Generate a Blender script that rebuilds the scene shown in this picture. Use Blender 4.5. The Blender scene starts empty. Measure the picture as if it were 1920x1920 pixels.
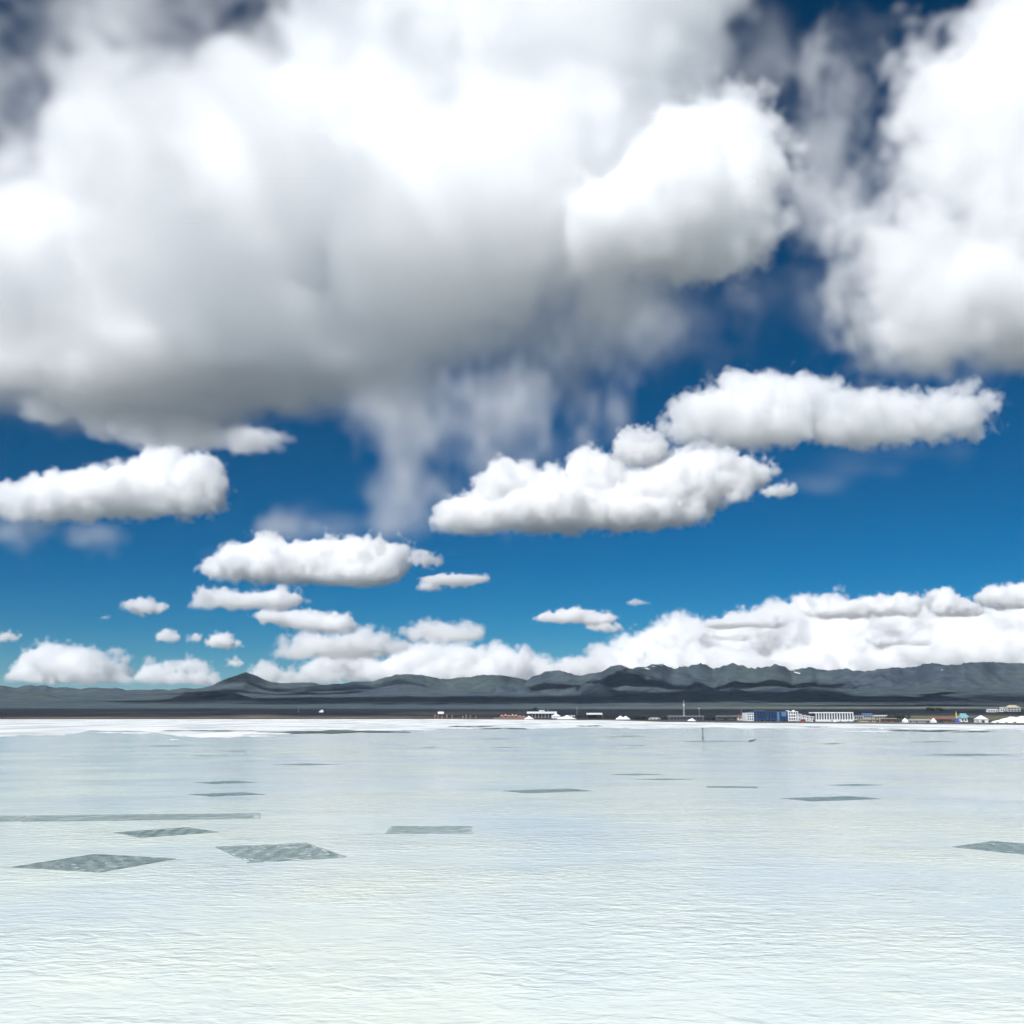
import bpy, bmesh, math, random, time
import numpy as np
from mathutils import Vector, Matrix
T0 = time.time()
sc = bpy.context.scene
col = sc.collection
R = math.radians

# ------------------------------------------------------------------ camera
CAM_H = 9.0
FPX = 2059.0                      # focal length in photograph pixels (1920 wide)
PITCH = math.atan(376.0 / FPX)    # eye level lies at row 1336
cam = bpy.data.cameras.new('camera')
cam_o = bpy.data.objects.new('camera', cam)
col.objects.link(cam_o)
sc.camera = cam_o
cam.angle = 2 * math.atan(960.0 / FPX)
cam.clip_start = 0.5
cam.clip_end = 400000
cam_o.location = (0, 0, CAM_H)
cam_o.rotation_euler = (R(90) + PITCH, 0, 0)

# ------------------------------------------------------------------ sky, sun, exposure
SUN_EL, SUN_AZ = R(45), R(-146)   # azimuth from +Y towards +X
world = bpy.data.worlds.new('World')
sc.world = world
world.use_nodes = True
wn = world.node_tree
bg = wn.nodes['Background']
sky = wn.nodes.new('ShaderNodeTexSky')
sky.sky_type = 'NISHITA'
sky.sun_disc = False
sky.sun_elevation = SUN_EL
sky.sun_rotation = SUN_AZ
sky.altitude = 3100
sky.air_density = 1.0
sky.dust_density = 0.0
sky.ozone_density = 6.0
hs = wn.nodes.new('ShaderNodeHueSaturation')
hs.inputs['Saturation'].default_value = 1.42
hs.inputs['Hue'].default_value = 0.48
wn.links.new(sky.outputs[0], hs.inputs['Color'])
# deepen the clear high-altitude blue
v1 = wn.nodes.new('ShaderNodeVectorMath')
v1.operation = 'SCALE'
v1.inputs['Scale'].default_value = 1 / 6.0
gm = wn.nodes.new('ShaderNodeGamma')
gm.inputs['Gamma'].default_value = 1.3
v2 = wn.nodes.new('ShaderNodeVectorMath')
v2.operation = 'SCALE'
v2.inputs['Scale'].default_value = 6.0
wn.links.new(hs.outputs[0], v1.inputs[0])
wn.links.new(v1.outputs[0], gm.inputs[0])
wn.links.new(gm.outputs[0], v2.inputs[0])
wn.links.new(v2.outputs[0], bg.inputs[0])
bg.inputs[1].default_value = 0.05
sun = bpy.data.lights.new('sun', 'SUN')
sun.energy = 5.0
sun.angle = R(0.5)
sun.color = (1.0, 0.99, 0.98)
sun_o = bpy.data.objects.new('sun', sun)
col.objects.link(sun_o)
sdir = Vector((math.sin(SUN_AZ) * math.cos(SUN_EL), math.cos(SUN_AZ) * math.cos(SUN_EL), math.sin(SUN_EL)))
sun_o.rotation_euler = (-sdir).to_track_quat('-Z', 'Y').to_euler()
sc.view_settings.view_transform = 'Standard'
sc.view_settings.look = 'None'
sc.view_settings.exposure = 0.1
sc.view_settings.gamma = 1.0
cy = sc.cycles
cy.use_denoising = True
cy.max_bounces = 40
cy.diffuse_bounces = 3
cy.glossy_bounces = 3
cy.volume_bounces = 32
cy.volume_step_rate = 2.5
cy.use_adaptive_sampling = True
cy.adaptive_threshold = 0.06
cy.adaptive_min_samples = 16
cy.time_limit = 900
cy.denoising_prefilter = 'ACCURATE'

# ------------------------------------------------------------------ pixel helpers
CP, SP = math.cos(PITCH), math.sin(PITCH)


def ray(px, py):
    a, b = (px - 960.0) / FPX, (960.0 - py) / FPX
    return a, CP - b * SP, SP + b * CP


def at(px, py, D):
    """Point on the ray of a pixel at ground distance D (along +Y)."""
    a, f, u = ray(px, py)
    return Vector((a / f * D, D, CAM_H + u / f * D))


def on_water(px, py, z=0.0):
    a, f, u = ray(px, py)
    k = (z - CAM_H) / u
    return Vector((a * k, f * k, z))


def mpp(D):
    """Metres for one photograph pixel near eye level at distance D."""
    return D / (FPX * 1.0166)


# ------------------------------------------------------------------ materials
def material(name):
    m = bpy.data.materials.new(name)
    m.use_nodes = True
    return m, m.node_tree, m.node_tree.nodes['Principled BSDF']


def plain(name, c, rough=0.8, var=0.12, scale=0.6, metal=0.0):
    """Paint, plaster or cloth with a little unevenness."""
    m, t, b = material(name)
    n = t.nodes.new('ShaderNodeTexNoise')
    n.inputs['Scale'].default_value = scale
    n.inputs['Detail'].default_value = 6
    g = t.nodes.new('ShaderNodeNewGeometry')
    t.links.new(g.outputs['Position'], n.inputs['Vector'])
    r = t.nodes.new('ShaderNodeMapRange')
    r.inputs[1].default_value, r.inputs[2].default_value = 0.3, 0.7
    r.inputs[3].default_value, r.inputs[4].default_value = 1 - var, 1 + var
    t.links.new(n.outputs[0], r.inputs[0])
    mx = t.nodes.new('ShaderNodeVectorMath')
    mx.operation = 'SCALE'
    mx.inputs[0].default_value = c
    t.links.new(r.outputs[0], mx.inputs['Scale'])
    t.links.new(mx.outputs[0], b.inputs['Base Color'])
    b.inputs['Roughness'].default_value = rough
    b.inputs['Metallic'].default_value = metal
    return m


M = {}
for nm, c, ro in [('white_paint', (.78, .79, .78), .7), ('white_roof', (.8, .81, .82), .6), ('salt_heap', (.82, .82, .8), .9),
                  ('dark_glass', (.03, .04, .06), .2), ('blue_panel', (.025, .06, .15), .45), ('blue_pale', (.12, .22, .34), .5),
                  ('blue_roof', (.06, .16, .32), .5), ('grey_roof', (.35, .35, .34), .8), ('dark_wall', (.09, .09, .1), .8),
                  ('concrete', (.45, .44, .41), .85), ('brick', (.2, .105, .08), .85), ('pink_canvas', (.45, .22, .18), .8),
                  ('steel', (.55, .56, .57), .5), ('timber', (.045, .04, .035), .8), ('yellow_paint', (.7, .5, .08), .6),
                  ('purple_paint', (.13, .12, .4), .6), ('teal_roof', (.2, .38, .42), .6), ('red_roof', (.22, .09, .075), .7),
                  ('tan_wall', (.5, .42, .3), .85), ('rubber', (.03, .03, .03), .8), ('car_black', (.02, .02, .025), .3),
                  ('car_white', (.75, .75, .74), .3), ('car_red', (.4, .04, .04), .3)]:
    M[nm] = plain(nm, c, ro, metal=.6 if nm == 'steel' else 0.0)


def mix_rgb(t, fac, a, b):
    n = t.nodes.new('ShaderNodeMix')
    n.data_type = 'RGBA'
    n.clamp_factor = True
    for s, v in ((n.inputs[0], fac), (n.inputs[6], a), (n.inputs[7], b)):
        if hasattr(v, 'is_linked') or isinstance(v, bpy.types.NodeSocket):
            t.links.new(v, s)
        else:
            s.default_value = v if not isinstance(v, tuple) else (*v, 1)
    return n.outputs[2]


def noise_node(t, vec, scale, detail=8, rough=.55, lo=.4, hi=.6, dist=0.0):
    n = t.nodes.new('ShaderNodeTexNoise')
    n.inputs['Scale'].default_value = scale
    n.inputs['Detail'].default_value = detail
    n.inputs['Roughness'].default_value = rough
    n.inputs['Distortion'].default_value = dist
    t.links.new(vec, n.inputs['Vector'])
    r = t.nodes.new('ShaderNodeMapRange')
    r.interpolation_type = 'SMOOTHSTEP'
    r.inputs[1].default_value, r.inputs[2].default_value = lo, hi
    t.links.new(n.outputs[0], r.inputs[0])
    return r.outputs[0], n.outputs[0]


def mapped(t, vec, scale=(1, 1, 1), rot=0.0):
    n = t.nodes.new('ShaderNodeMapping')
    n.inputs['Scale'].default_value = scale
    n.inputs['Rotation'].default_value = (0, 0, rot)
    t.links.new(vec, n.inputs['Vector'])
    return n.outputs[0]


def maprange(t, v, a, b, c, d):
    n = t.nodes.new('ShaderNodeMapRange')
    for i, q in enumerate((a, b, c, d)):
        n.inputs[i + 1].default_value = q
    t.links.new(v, n.inputs[0])
    return n.outputs[0]


# shallow brine over a white salt bed
def water_material():
    m, t, b = material('shallow_brine')
    g = t.nodes.new('ShaderNodeNewGeometry')
    pos = g.outputs['Position']
    f1, _ = noise_node(t, mapped(t, pos, (1, .5, 1)), .035, 5, .55, .38, .66)
    f2, _ = noise_node(t, mapped(t, pos, (1, .6, 1)), .35, 5, .6, .45, .7)
    c = mix_rgb(t, f1, (.825, .88, .76), (.70, .785, .79))
    c = mix_rgb(t, maprange(t, f2, 0, 1, 0, .35), c, (.67, .75, .73))
    t.links.new(c, b.inputs['Base Color'])
    b.inputs['Roughness'].default_value = .11
    b.inputs['IOR'].default_value = 1.33
    # wind ripples: two crossing trains, broken up by calmer patches
    h = None
    for sx, sy, rot, sc_, wt in ((.9, 1.5, .12, .95, .105), (.85, 1.6, -.42, 2.0, .038), (.8, 1.2, .3, 5.0, .005)):
        n = t.nodes.new('ShaderNodeTexNoise')
        n.inputs['Scale'].default_value = sc_
        n.inputs['Detail'].default_value = 2
        n.inputs['Distortion'].default_value = .6
        t.links.new(mapped(t, pos, (sx, sy, 1), rot), n.inputs['Vector'])
        q = t.nodes.new('ShaderNodeMath')
        q.operation = 'MULTIPLY_ADD'
        q.inputs[1].default_value = wt
        t.links.new(n.outputs[0], q.inputs[0])
        if h is None:
            q.inputs[2].default_value = 0
        else:
            t.links.new(h, q.inputs[2])
        h = q.outputs[0]
    calm, _ = noise_node(t, mapped(t, pos, (.5, 1, 1)), .06, 4, .6, .36, .62)
    q = t.nodes.new('ShaderNodeMath')
    q.operation = 'MULTIPLY'
    t.links.new(h, q.inputs[0])
    t.links.new(maprange(t, calm, 0, 1, .35, 1.25), q.inputs[1])
    bp = t.nodes.new('ShaderNodeBump')
    bp.inputs['Strength'].default_value = 1.0
    bp.inputs['Distance'].default_value = 1.0
    t.links.new(q.outputs[0], bp.inputs['Height'])
    t.links.new(bp.outputs[0], b.inputs['Normal'])
    return m


def salt_material():
    m, t, b = material('dry_salt_crust')
    g = t.nodes.new('ShaderNodeNewGeometry')
    f, _ = noise_node(t, mapped(t, g.outputs['Position'], (1, .3, 1)), .03, 7, .6, .42, .64)
    t.links.new(mix_rgb(t, f, (.80, .81, .80), (.50, .55, .56)), b.inputs['Base Color'])
    b.inputs['Roughness'].default_value = .8
    return m


def brine_material():
    m, t, b = material('dark_brine')
    b.inputs['Base Color'].default_value = (.10, .14, .15, 1)
    b.inputs['Roughness'].default_value = .5
    b.inputs['Specular IOR Level'].default_value = .1
    return m


def land_material():
    m, t, b = material('steppe_and_mountain')
    g = t.nodes.new('ShaderNodeNewGeometry')
    pos = g.outputs['Position']
    at_ = t.nodes.new('ShaderNodeAttribute')
    at_.attribute_name = 'cover'
    sep = t.nodes.new('ShaderNodeSeparateColor')
    t.links.new(at_.outputs['Color'], sep.inputs[0])
    f1, _ = noise_node(t, pos, .0011, 9, .6, .40, .62)
    f2, _ = noise_node(t, pos, .006, 9, .68, .38, .64)
    f3, _ = noise_node(t, mapped(t, pos, (.25, 1, 1)), .004, 8, .6, .42, .62)
    # mountain flanks: olive turf over blue grey scree
    rock = mix_rgb(t, f2, (.080, .102, .128), (.030, .046, .070))
    turf = mix_rgb(t, f2, (.082, .110, .100), (.044, .066, .080))
    mtn = mix_rgb(t, f1, turf, rock)
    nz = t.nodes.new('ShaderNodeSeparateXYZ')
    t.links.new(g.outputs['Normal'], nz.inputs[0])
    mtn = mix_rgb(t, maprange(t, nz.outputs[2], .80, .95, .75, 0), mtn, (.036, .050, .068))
    # plain: cloud shade painted as dark ground colour, dry yellow grass
    shade_band = mix_rgb(t, f3, (.012, .017, .034), (.030, .036, .036))
    dry = mix_rgb(t, f2, (.21, .19, .11), (.12, .125, .08))
    shore = mix_rgb(t, f2, (.20, .16, .12), (.09, .07, .055))
    c = mix_rgb(t, sep.outputs[0], mtn, shade_band)
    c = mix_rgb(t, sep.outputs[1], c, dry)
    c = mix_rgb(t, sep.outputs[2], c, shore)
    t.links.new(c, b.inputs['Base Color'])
    b.inputs['Roughness'].default_value = .95
    b.inputs['Specular IOR Level'].default_value = .1
    return m


M['water'] = water_material()
M['salt'] = salt_material()
M['brine'] = brine_material()
M['land'] = land_material()
M['steppe'] = plain('dry_steppe', (.25, .25, .235), .95, .25, .002)
M['snow'] = plain('old_snow', (.8, .82, .85), .7)
M['net'] = plain('wet_dark_netting', (.18, .25, .255), .45, .35, 1.2)
M['leaf'] = plain('dark_leaves', (.03, .05, .035), .8, .4, 1.5)
M['bark'] = plain('bark', (.08, .06, .05), .9)
M['bank'] = plain('stone_bank', (.06, .065, .06), .9, .35, .3)
M['sand'] = plain('pale_gravel', (.42, .40, .36), .9, .3, .2)


# ------------------------------------------------------------------ object helpers
def link(name, me, mat=None, parent=None):
    o = bpy.data.objects.new(name, me)
    col.objects.link(o)
    if mat is not None and me is not None:
        me.materials.append(M[mat] if isinstance(mat, str) else mat)
    if parent is not None:
        o.parent = parent
    return o


def tag(o, label=None, cat=None, group=None, kind=None):
    for k, v in (('label', label), ('category', cat), ('group', group), ('kind', kind)):
        if v:
            o[k] = v
    return o


def structure(name, me, mat):
    return tag(link(name, me, mat), kind='structure')


class MB:
    """Collects shapes for one mesh part."""

    def __init__(s):
        s.v, s.f = [], []

    def add(s, vs, fs):
        n = len(s.v)
        s.v += [tuple(v) for v in vs]
        s.f += [tuple(i + n for i in f) for f in fs]
        return s

    def box(s, x0, x1, y0, y1, z0, z1):
        vs = [(x, y, z) for z in (z0, z1) for y in (y0, y1) for x in (x0, x1)]
        return s.add(vs, [(0, 2, 3, 1), (4, 5, 7, 6), (0, 1, 5, 4), (2, 6, 7, 3), (0, 4, 6, 2), (1, 3, 7, 5)])

    def tube(s, p0, p1, r0, r1, n=8):
        p0, p1 = Vector(p0), Vector(p1)
        d = (p1 - p0).normalized()
        a = d.orthogonal().normalized()
        b = d.cross(a)
        vs = []
        for p, r in ((p0, r0), (p1, r1)):
            for k in range(n):
                q = 2 * math.pi * k / n
                vs.append(p + a * math.cos(q) * r + b * math.sin(q) * r)
        fs = [(k, (k + 1) % n, n + (k + 1) % n, n + k) for k in range(n)]
        fs += [tuple(range(n - 1, -1, -1)), tuple(range(n, 2 * n))]
        return s.add(vs, fs)

    def hip(s, x0, x1, y0, y1, z0, z1, inset=.3):
        """Hipped roof on a rectangle, ridge along x."""
        w = (y1 - y0) / 2
        i = min((x1 - x0) / 2 * .98, max(.02, inset * (x1 - x0)))
        ym = (y0 + y1) / 2
        vs = [(x0, y0, z0), (x1, y0, z0), (x1, y1, z0), (x0, y1, z0), (x0 + i, ym, z1), (x1 - i, ym, z1)]
        return s.add(vs, [(0, 1, 5, 4), (1, 2, 5), (2, 3, 4, 5), (3, 0, 4), (3, 2, 1, 0)])

    def gable(s, x0, x1, y0, y1, z0, z1):
        ym = (y0 + y1) / 2
        vs = [(x0, y0, z0), (x1, y0, z0), (x1, y1, z0), (x0, y1, z0), (x0, ym, z1), (x1, ym, z1)]
        return s.add(vs, [(0, 1, 5, 4), (1, 2, 5), (2, 3, 4, 5), (3, 0, 4), (3, 2, 1, 0)])

    def build(s, name, mat, parent=None):
        me = bpy.data.meshes.new(name)
        me.from_pydata(s.v, [], s.f)
        me.update()
        return link(name, me, mat, parent)


def empty(name, loc, label, cat, group=None, rz=0):
    o = bpy.data.objects.new(name, None)
    o.empty_display_size = .5
    col.objects.link(o)
    o.location = loc
    o.rotation_euler = (0, 0, rz)
    return tag(o, label, cat, group)


# ------------------------------------------------------------------ noise
_tab = {}


def table(seed, n):
    k = (seed, n)
    if k not in _tab:
        sh = (64, 64, 64) if n == 3 else (256, 256)
        _tab[k] = np.random.default_rng(seed * 13 + n).random(sh, dtype=np.float32)
    return _tab[k]


def noise3(x, y, z, seed):
    """Value noise on separable axes -> full grid, 0..1."""
    t = table(seed, 3)

    def ax(c):
        i = np.floor(c).astype(np.int32)
        f = (c - i).astype(np.float32)
        return i % 64, (i + 1) % 64, f * f * (3 - 2 * f)
    x0, x1, fx = ax(x)
    y0, y1, fy = ax(y)
    z0, z1, fz = ax(z)
    a = np.take(t, x0, 0)
    a = a + (np.take(t, x1, 0) - a) * fx[:, None, None]
    b = np.take(a, y0, 1)
    b = b + (np.take(a, y1, 1) - b) * fy[None, :, None]
    c = np.take(b, z0, 2)
    return c + (np.take(b, z1, 2) - c) * fz[None, None, :]


def noise2(x, y, seed):
    t = table(seed, 2)
    i, j = np.floor(x).astype(np.int64), np.floor(y).astype(np.int64)
    fx, fy = x - i, y - j
    fx, fy = fx * fx * (3 - 2 * fx), fy * fy * (3 - 2 * fy)
    g = lambda a, b: t[a % 256, b % 256]
    p = g(i, j) + (g(i + 1, j) - g(i, j)) * fx
    q = g(i, j + 1) + (g(i + 1, j + 1) - g(i, j + 1)) * fx
    return p + (q - p) * fy


def fbm2(x, y, s, octs, seed, ridged=False, gain=.5):
    a, r, n = 1.0, 0.0, 0.0
    for k in range(octs):
        v = noise2(x * s + 17.3 * k, y * s + 5.1 * k, seed + k)
        if ridged:
            v = 1 - np.abs(2 * v - 1)
        r = r + a * v
        n += a
        a *= gain
        s *= 2.03
    return r / n


# ------------------------------------------------------------------ land
SHORE = [(-700, 1349), (0, 1349), (820, 1348.5), (1140, 1351), (1240, 1354), (1400, 1356), (1640, 1357.5), (1920, 1360), (2600, 1361)]


def px_of(t):
    """Photograph column of a bearing t = x / y near eye level."""
    return 960 + t * 1.0166 * FPX


def shore_dist(t):
    p = np.interp(px_of(t), [s[0] for s in SHORE], [s[1] for s in SHORE])
    b = (960 - p) / FPX
    return -CAM_H / ((SP + b * CP) / (CP - b * SP))


RANGES = [
    # distance, half width, ridge profile in photograph pixels
    (14000, 3300, [(-900, 1290), (-300, 1280), (0, 1287), (80, 1283), (150, 1289), (250, 1292), (330, 1292), (390, 1286), (425, 1272), (455, 1259),
                   (485, 1270), (520, 1277), (580, 1281), (620, 1284), (660, 1278), (700, 1277), (740, 1264), (790, 1265), (820, 1271),
                   (870, 1268), (900, 1264), (935, 1262), (985, 1272), (1010, 1263), (1040, 1254), (1090, 1267), (1120, 1261),
                   (1163, 1243), (1190, 1252), (1240, 1246), (1265, 1252), (1310, 1242), (1340, 1250), (1380, 1243), (1410, 1250),
                   (1440, 1246), (1460, 1244), (1490, 1257), (1530, 1249), (1560, 1256), (1590, 1251), (1620, 1257), (1700, 1250),
                   (1750, 1241), (1800, 1243), (1870, 1239), (1920, 1243), (2200, 1236), (2800, 1250)]),
    (10800, 900, [(-900, 1320), (900, 1322), (930, 1286), (960, 1280), (1000, 1296), (1030, 1300), (1080, 1288), (1100, 1280), (1130, 1283),
                  (1160, 1295), (1220, 1298), (1280, 1292), (1330, 1287), (1360, 1297), (1400, 1312), (1430, 1316), (1480, 1296), (1520, 1286),
                  (1560, 1290), (1600, 1298), (1640, 1312), (1700, 1318), (2800, 1320)]),
    (9000, 1000, [(-900, 1300), (-200, 1296), (0, 1303), (50, 1297), (80, 1300), (110, 1311), (150, 1320), (290, 1320), (340, 1301), (400, 1293),
                  (440, 1298), (490, 1315), (520, 1322), (1100, 1324), (1130, 1310), (1160, 1301), (1190, 1308), (1220, 1322), (1430, 1322),
                  (1500, 1308), (1535, 1301), (1575, 1302), (1615, 1312), (1650, 1322), (2800, 1322)]),
]


def land_height(x, y):
    x, y = np.asarray(x, np.float64), np.asarray(y, np.float64)
    t = x / np.maximum(y, 1.0)
    px = px_of(t)
    fan = np.interp(y, [0, 900, 1150, 1500, 2000, 2600, 4000, 6000, 8000, 9500, 12000, 30000],
                    [.3, .4, .7, 2.0, 6.0, 12.0, 22.0, 42.0, 88.0, 125.0, 190.0, 260.0])
    z = fan
    warp = (fbm2(x, y, 1 / 2600., 4, 40) - .5)
    for k, (D, W, prof) in enumerate(RANGES):
        pp = np.interp(px, [p[0] for p in prof], [p[1] for p in prof])
        pp = pp + (fbm2(px, px * 0, 1 / 24., 4, 60 + k) - .5) * (9 if k == 0 else 5)
        b = (960 - pp) / FPX
        Dk = D + 1200 * (fbm2(px, px * 0, 1 / 130., 3, 50 + k) - .5) * (1 if k else 1.6)
        crest = CAM_H + Dk * (SP + b * CP) / (CP - b * SP)
        u = (y - Dk) / W + warp * (.9 if k == 0 else .6) * np.clip(np.abs(y - Dk) / W, 0, 1)
        s = np.where(u < 0, np.exp(-np.abs(u) ** 1.08 * 2.0), np.exp(-np.abs(u) * .8))
        cut = fbm2(x, y * .55, 1 / 1300., 6, 70 + 9 * k, True, .52)
        off = np.clip(1 - s, 0, 1)
        h = np.maximum(crest - fan, 0) * s
        gully = fbm2(x + 300 * warp, y * .5, 1 / 420., 5, 170 + 9 * k, True, .5)
        h = h * (1 - 1.35 * (1 - cut) * off ** .6) * (1 - .75 * (1 - gully) * np.clip(off * 2.2, 0, 1))
        z = np.maximum(z, fan + h) if k else fan + h
    z = z + (fbm2(x, y, 1 / 500., 5, 90) - .5) * np.clip((y - 5000) / 4000, 0, 1) * 26
    z = z + (fbm2(x, y, 1 / 60., 3, 95) - .5) * .7 * np.clip((y - 1300) / 500, 0, 1)
    return z


def build_land():
    nt, ny = 1000, 430
    t = np.linspace(-.95, .95, nt)
    u = np.linspace(0, 1, ny)
    sh = shore_dist(t)
    # rows run from the shoreline of each bearing back behind the range
    far = 19000.0
    Y = sh[None, :] * (far / sh[None, :]) ** (u[:, None] ** .82)
    X = t[None, :] * Y
    Z = land_height(X, Y)
    Z[0, :] = -.6
    cover = np.zeros((ny, nt, 4), np.float32)
    px = px_of(t)[None, :] + 0 * Y
    n1 = fbm2(X, Y * .35, 1 / 900., 5, 120)
    n2 = fbm2(X, Y * .3, 1 / 350., 5, 130)
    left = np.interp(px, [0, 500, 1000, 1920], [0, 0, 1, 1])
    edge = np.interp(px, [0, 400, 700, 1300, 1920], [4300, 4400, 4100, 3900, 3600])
    shade_band = np.clip((edge + (n1 - .5) * 900 - Y) / 300, 0, 1)  # cloud shadow on the plain, painted through the cover mask
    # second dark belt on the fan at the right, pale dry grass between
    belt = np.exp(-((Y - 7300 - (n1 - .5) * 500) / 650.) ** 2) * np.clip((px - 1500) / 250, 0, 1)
    cover[..., 0] = np.maximum(shade_band, belt * .9)
    dry = np.exp(-((Y - np.interp(px, [900, 1400, 1920], [4900, 4700, 4600])) / 520.) ** 2) * np.clip((px - 900) / 500, 0, 1) * .9
    yel = np.clip((px - 1650) / 60, 0, 1) * np.clip((1900 - Y) / 200, 0, 1) * np.clip((Y - 1150) / 80, 0, 1)
    brown = np.clip((n2 - .47) * 7, 0, 1) * np.clip((2600 - Y) / 600, 0, 1) * (1 - left * .7)
    cover[..., 1] = np.clip(np.maximum(np.maximum(dry, yel * .8), brown * .8), 0, 1)
    cover[..., 2] = np.clip((sh[None, :] * 1.12 + (n2 - .5) * 400 - Y) / 80, 0, 1) * .9
    cover[..., 3] = 1
    V = np.stack([X, Y, Z], -1).reshape(-1, 3).astype(np.float32)
    i = np.arange(ny - 1)[:, None] * nt + np.arange(nt - 1)[None, :]
    F = np.stack([i, i + 1, i + nt + 1, i + nt], -1).reshape(-1, 4).astype(np.int32)
    global LAND_TOP
    LAND_TOP = float(Z.max())
    me = bpy.data.meshes.new('mountains')
    me.vertices.add(len(V))
    me.vertices.foreach_set('co', V.ravel())
    me.loops.add(F.size)
    me.loops.foreach_set('vertex_index', F.ravel())
    me.polygons.add(len(F))
    me.polygons.foreach_set('loop_start', np.arange(0, F.size, 4, dtype=np.int32))
    me.polygons.foreach_set('loop_total', np.full(len(F), 4, np.int32))
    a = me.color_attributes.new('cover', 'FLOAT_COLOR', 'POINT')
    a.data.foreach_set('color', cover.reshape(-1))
    me.update()
    me.polygons.foreach_set('use_smooth', np.ones(len(F), bool))
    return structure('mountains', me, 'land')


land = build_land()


def sheet(name, pts, z, mat):
    me = bpy.data.meshes.new(name)
    me.from_pydata([(p[0], p[1], z) for p in pts], [], [tuple(range(len(pts)))])
    me.update()
    return structure(name, me, mat)


# the outer ground carries on to the horizon under everything
sheet('ground', [(-110000, -60000), (110000, -60000), (110000, 110000), (-110000, 110000)], -1.2, 'steppe')
sheet('lake', [(-9000, -3000), (9000, -3000), (9000, 2200), (-9000, 2200)], 0.0, 'water')


# white salt crust between the brine and the shore, with ragged lake edge
def salt_flat():
    near = [(-1200, 1379), (0, 1380), (60, 1378), (130, 1376), (170, 1370), (260, 1371), (340, 1380), (420, 1381), (470, 1377), (560, 1375), (640, 1373),
            (720, 1370), (800, 1368), (900, 1366), (1000, 1366), (1090, 1364.5), (1200, 1366), (1330, 1364), (1430, 1366), (1560, 1367),
            (1640, 1366), (1760, 1369), (1920, 1368), (3200, 1369)]
    rows = []
    N = 900
    pxs = np.linspace(-1200, 3200, N)
    py = np.interp(pxs, [p[0] for p in near], [p[1] for p in near])
    py = py + (fbm2(pxs, pxs * 0, 1 / 45., 5, 200, False, .65) - .5) * 6
    vs, fs = [], []
    for k in range(N):
        a = on_water(pxs[k], max(py[k], 1362.2))
        t = a.x / a.y
        d = float(shore_dist(np.array(t))) + 25
        vs += [(a.x, a.y, .012), (a.x + (t * d - a.x) * .04, a.y + (d - a.y) * .04, .10), (t * d, d, .22)]
        if k:
            b = 3 * k
            fs += [(b - 3, b, b + 1, b - 2), (b - 2, b + 1, b + 2, b - 1)]
    me = bpy.data.meshes.new('salt_flat')
    me.from_pydata(vs, [], fs)
    me.update()
    return structure('salt_flat', me, 'salt')


salt_flat()


def streak(name, x0, x1, y0, y1, z, mat, seed, n=40, taper=1.0):
    """Long ragged tongue lying on the flat, given by its photograph extent."""
    r = random.Random(seed)
    up, lo = [], []
    ph = [r.random() * 6.28 for _ in range(4)]
    for k in range(n + 1):
        q = k / n
        x = x0 + (x1 - x0) * q
        w = math.sin(math.pi * q) ** (.5 * taper) * (.62 + .2 * math.sin(q * 9 + ph[0]) + .18 * math.sin(q * 23 + ph[1]) + .1 * math.sin(q * 51 + ph[3]))
        m_ = (y0 + y1) / 2 + (y1 - y0) * .12 * math.sin(q * 7 + ph[2])
        h = (y1 - y0) / 2 * max(w, .03)
        up.append(on_water(x, max(m_ - h, 1352), z))
        lo.append(on_water(x, m_ + h, z))
    vs = up + lo
    fs = [(k, k + 1, n + 2 + k, n + 1 + k) for k in range(n)]
    me = bpy.data.meshes.new(name)
    me.from_pydata(vs, [], fs)
    me.update()
    return structure(name, me, mat)


for k, (a, b, c, d) in enumerate([(480, 770, 1368.6, 1374.8), (300, 480, 1369, 1371), (838, 925, 1360.6, 1363.6), (900, 990, 1364.5, 1366.6),
                                  (1080, 1130, 1359.6, 1362.4), (1665, 1800, 1368, 1371.2), (1780, 1870, 1370.6, 1372.4), (1500, 1560, 1362, 1363.4)]):
    streak('brine_pool', a, b, c, d, .26, 'brine', 300 + k)
for k, (a, b, c, d) in enumerate([(-60, 125, 1374.5, 1381), (1575, 1860, 1368.6, 1373.2), (180, 300, 1372, 1376), (330, 520, 1377, 1384), (318, 334, 1385, 1388)]):
    streak('salt_bar', a, b, c, d, .03, 'salt', 330 + k)

# ------------------------------------------------------------------ clouds
def cloud_material():
    m = bpy.data.materials.new('cloud_droplets')
    m.use_nodes = True
    t = m.node_tree
    t.nodes.clear()
    o = t.nodes.new('ShaderNodeOutputMaterial')
    p = t.nodes.new('ShaderNodeVolumePrincipled')
    p.inputs['Color'].default_value = (1, 1, 1, 1)
    p.inputs['Density'].default_value = 0.001   # voxels hold extinction per kilometre
    p.inputs['Anisotropy'].default_value = 0.0
    t.links.new(p.outputs[0], o.inputs['Volume'])
    return m


M['cloud'] = cloud_material()
BASE_Z = 1800.0


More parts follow.
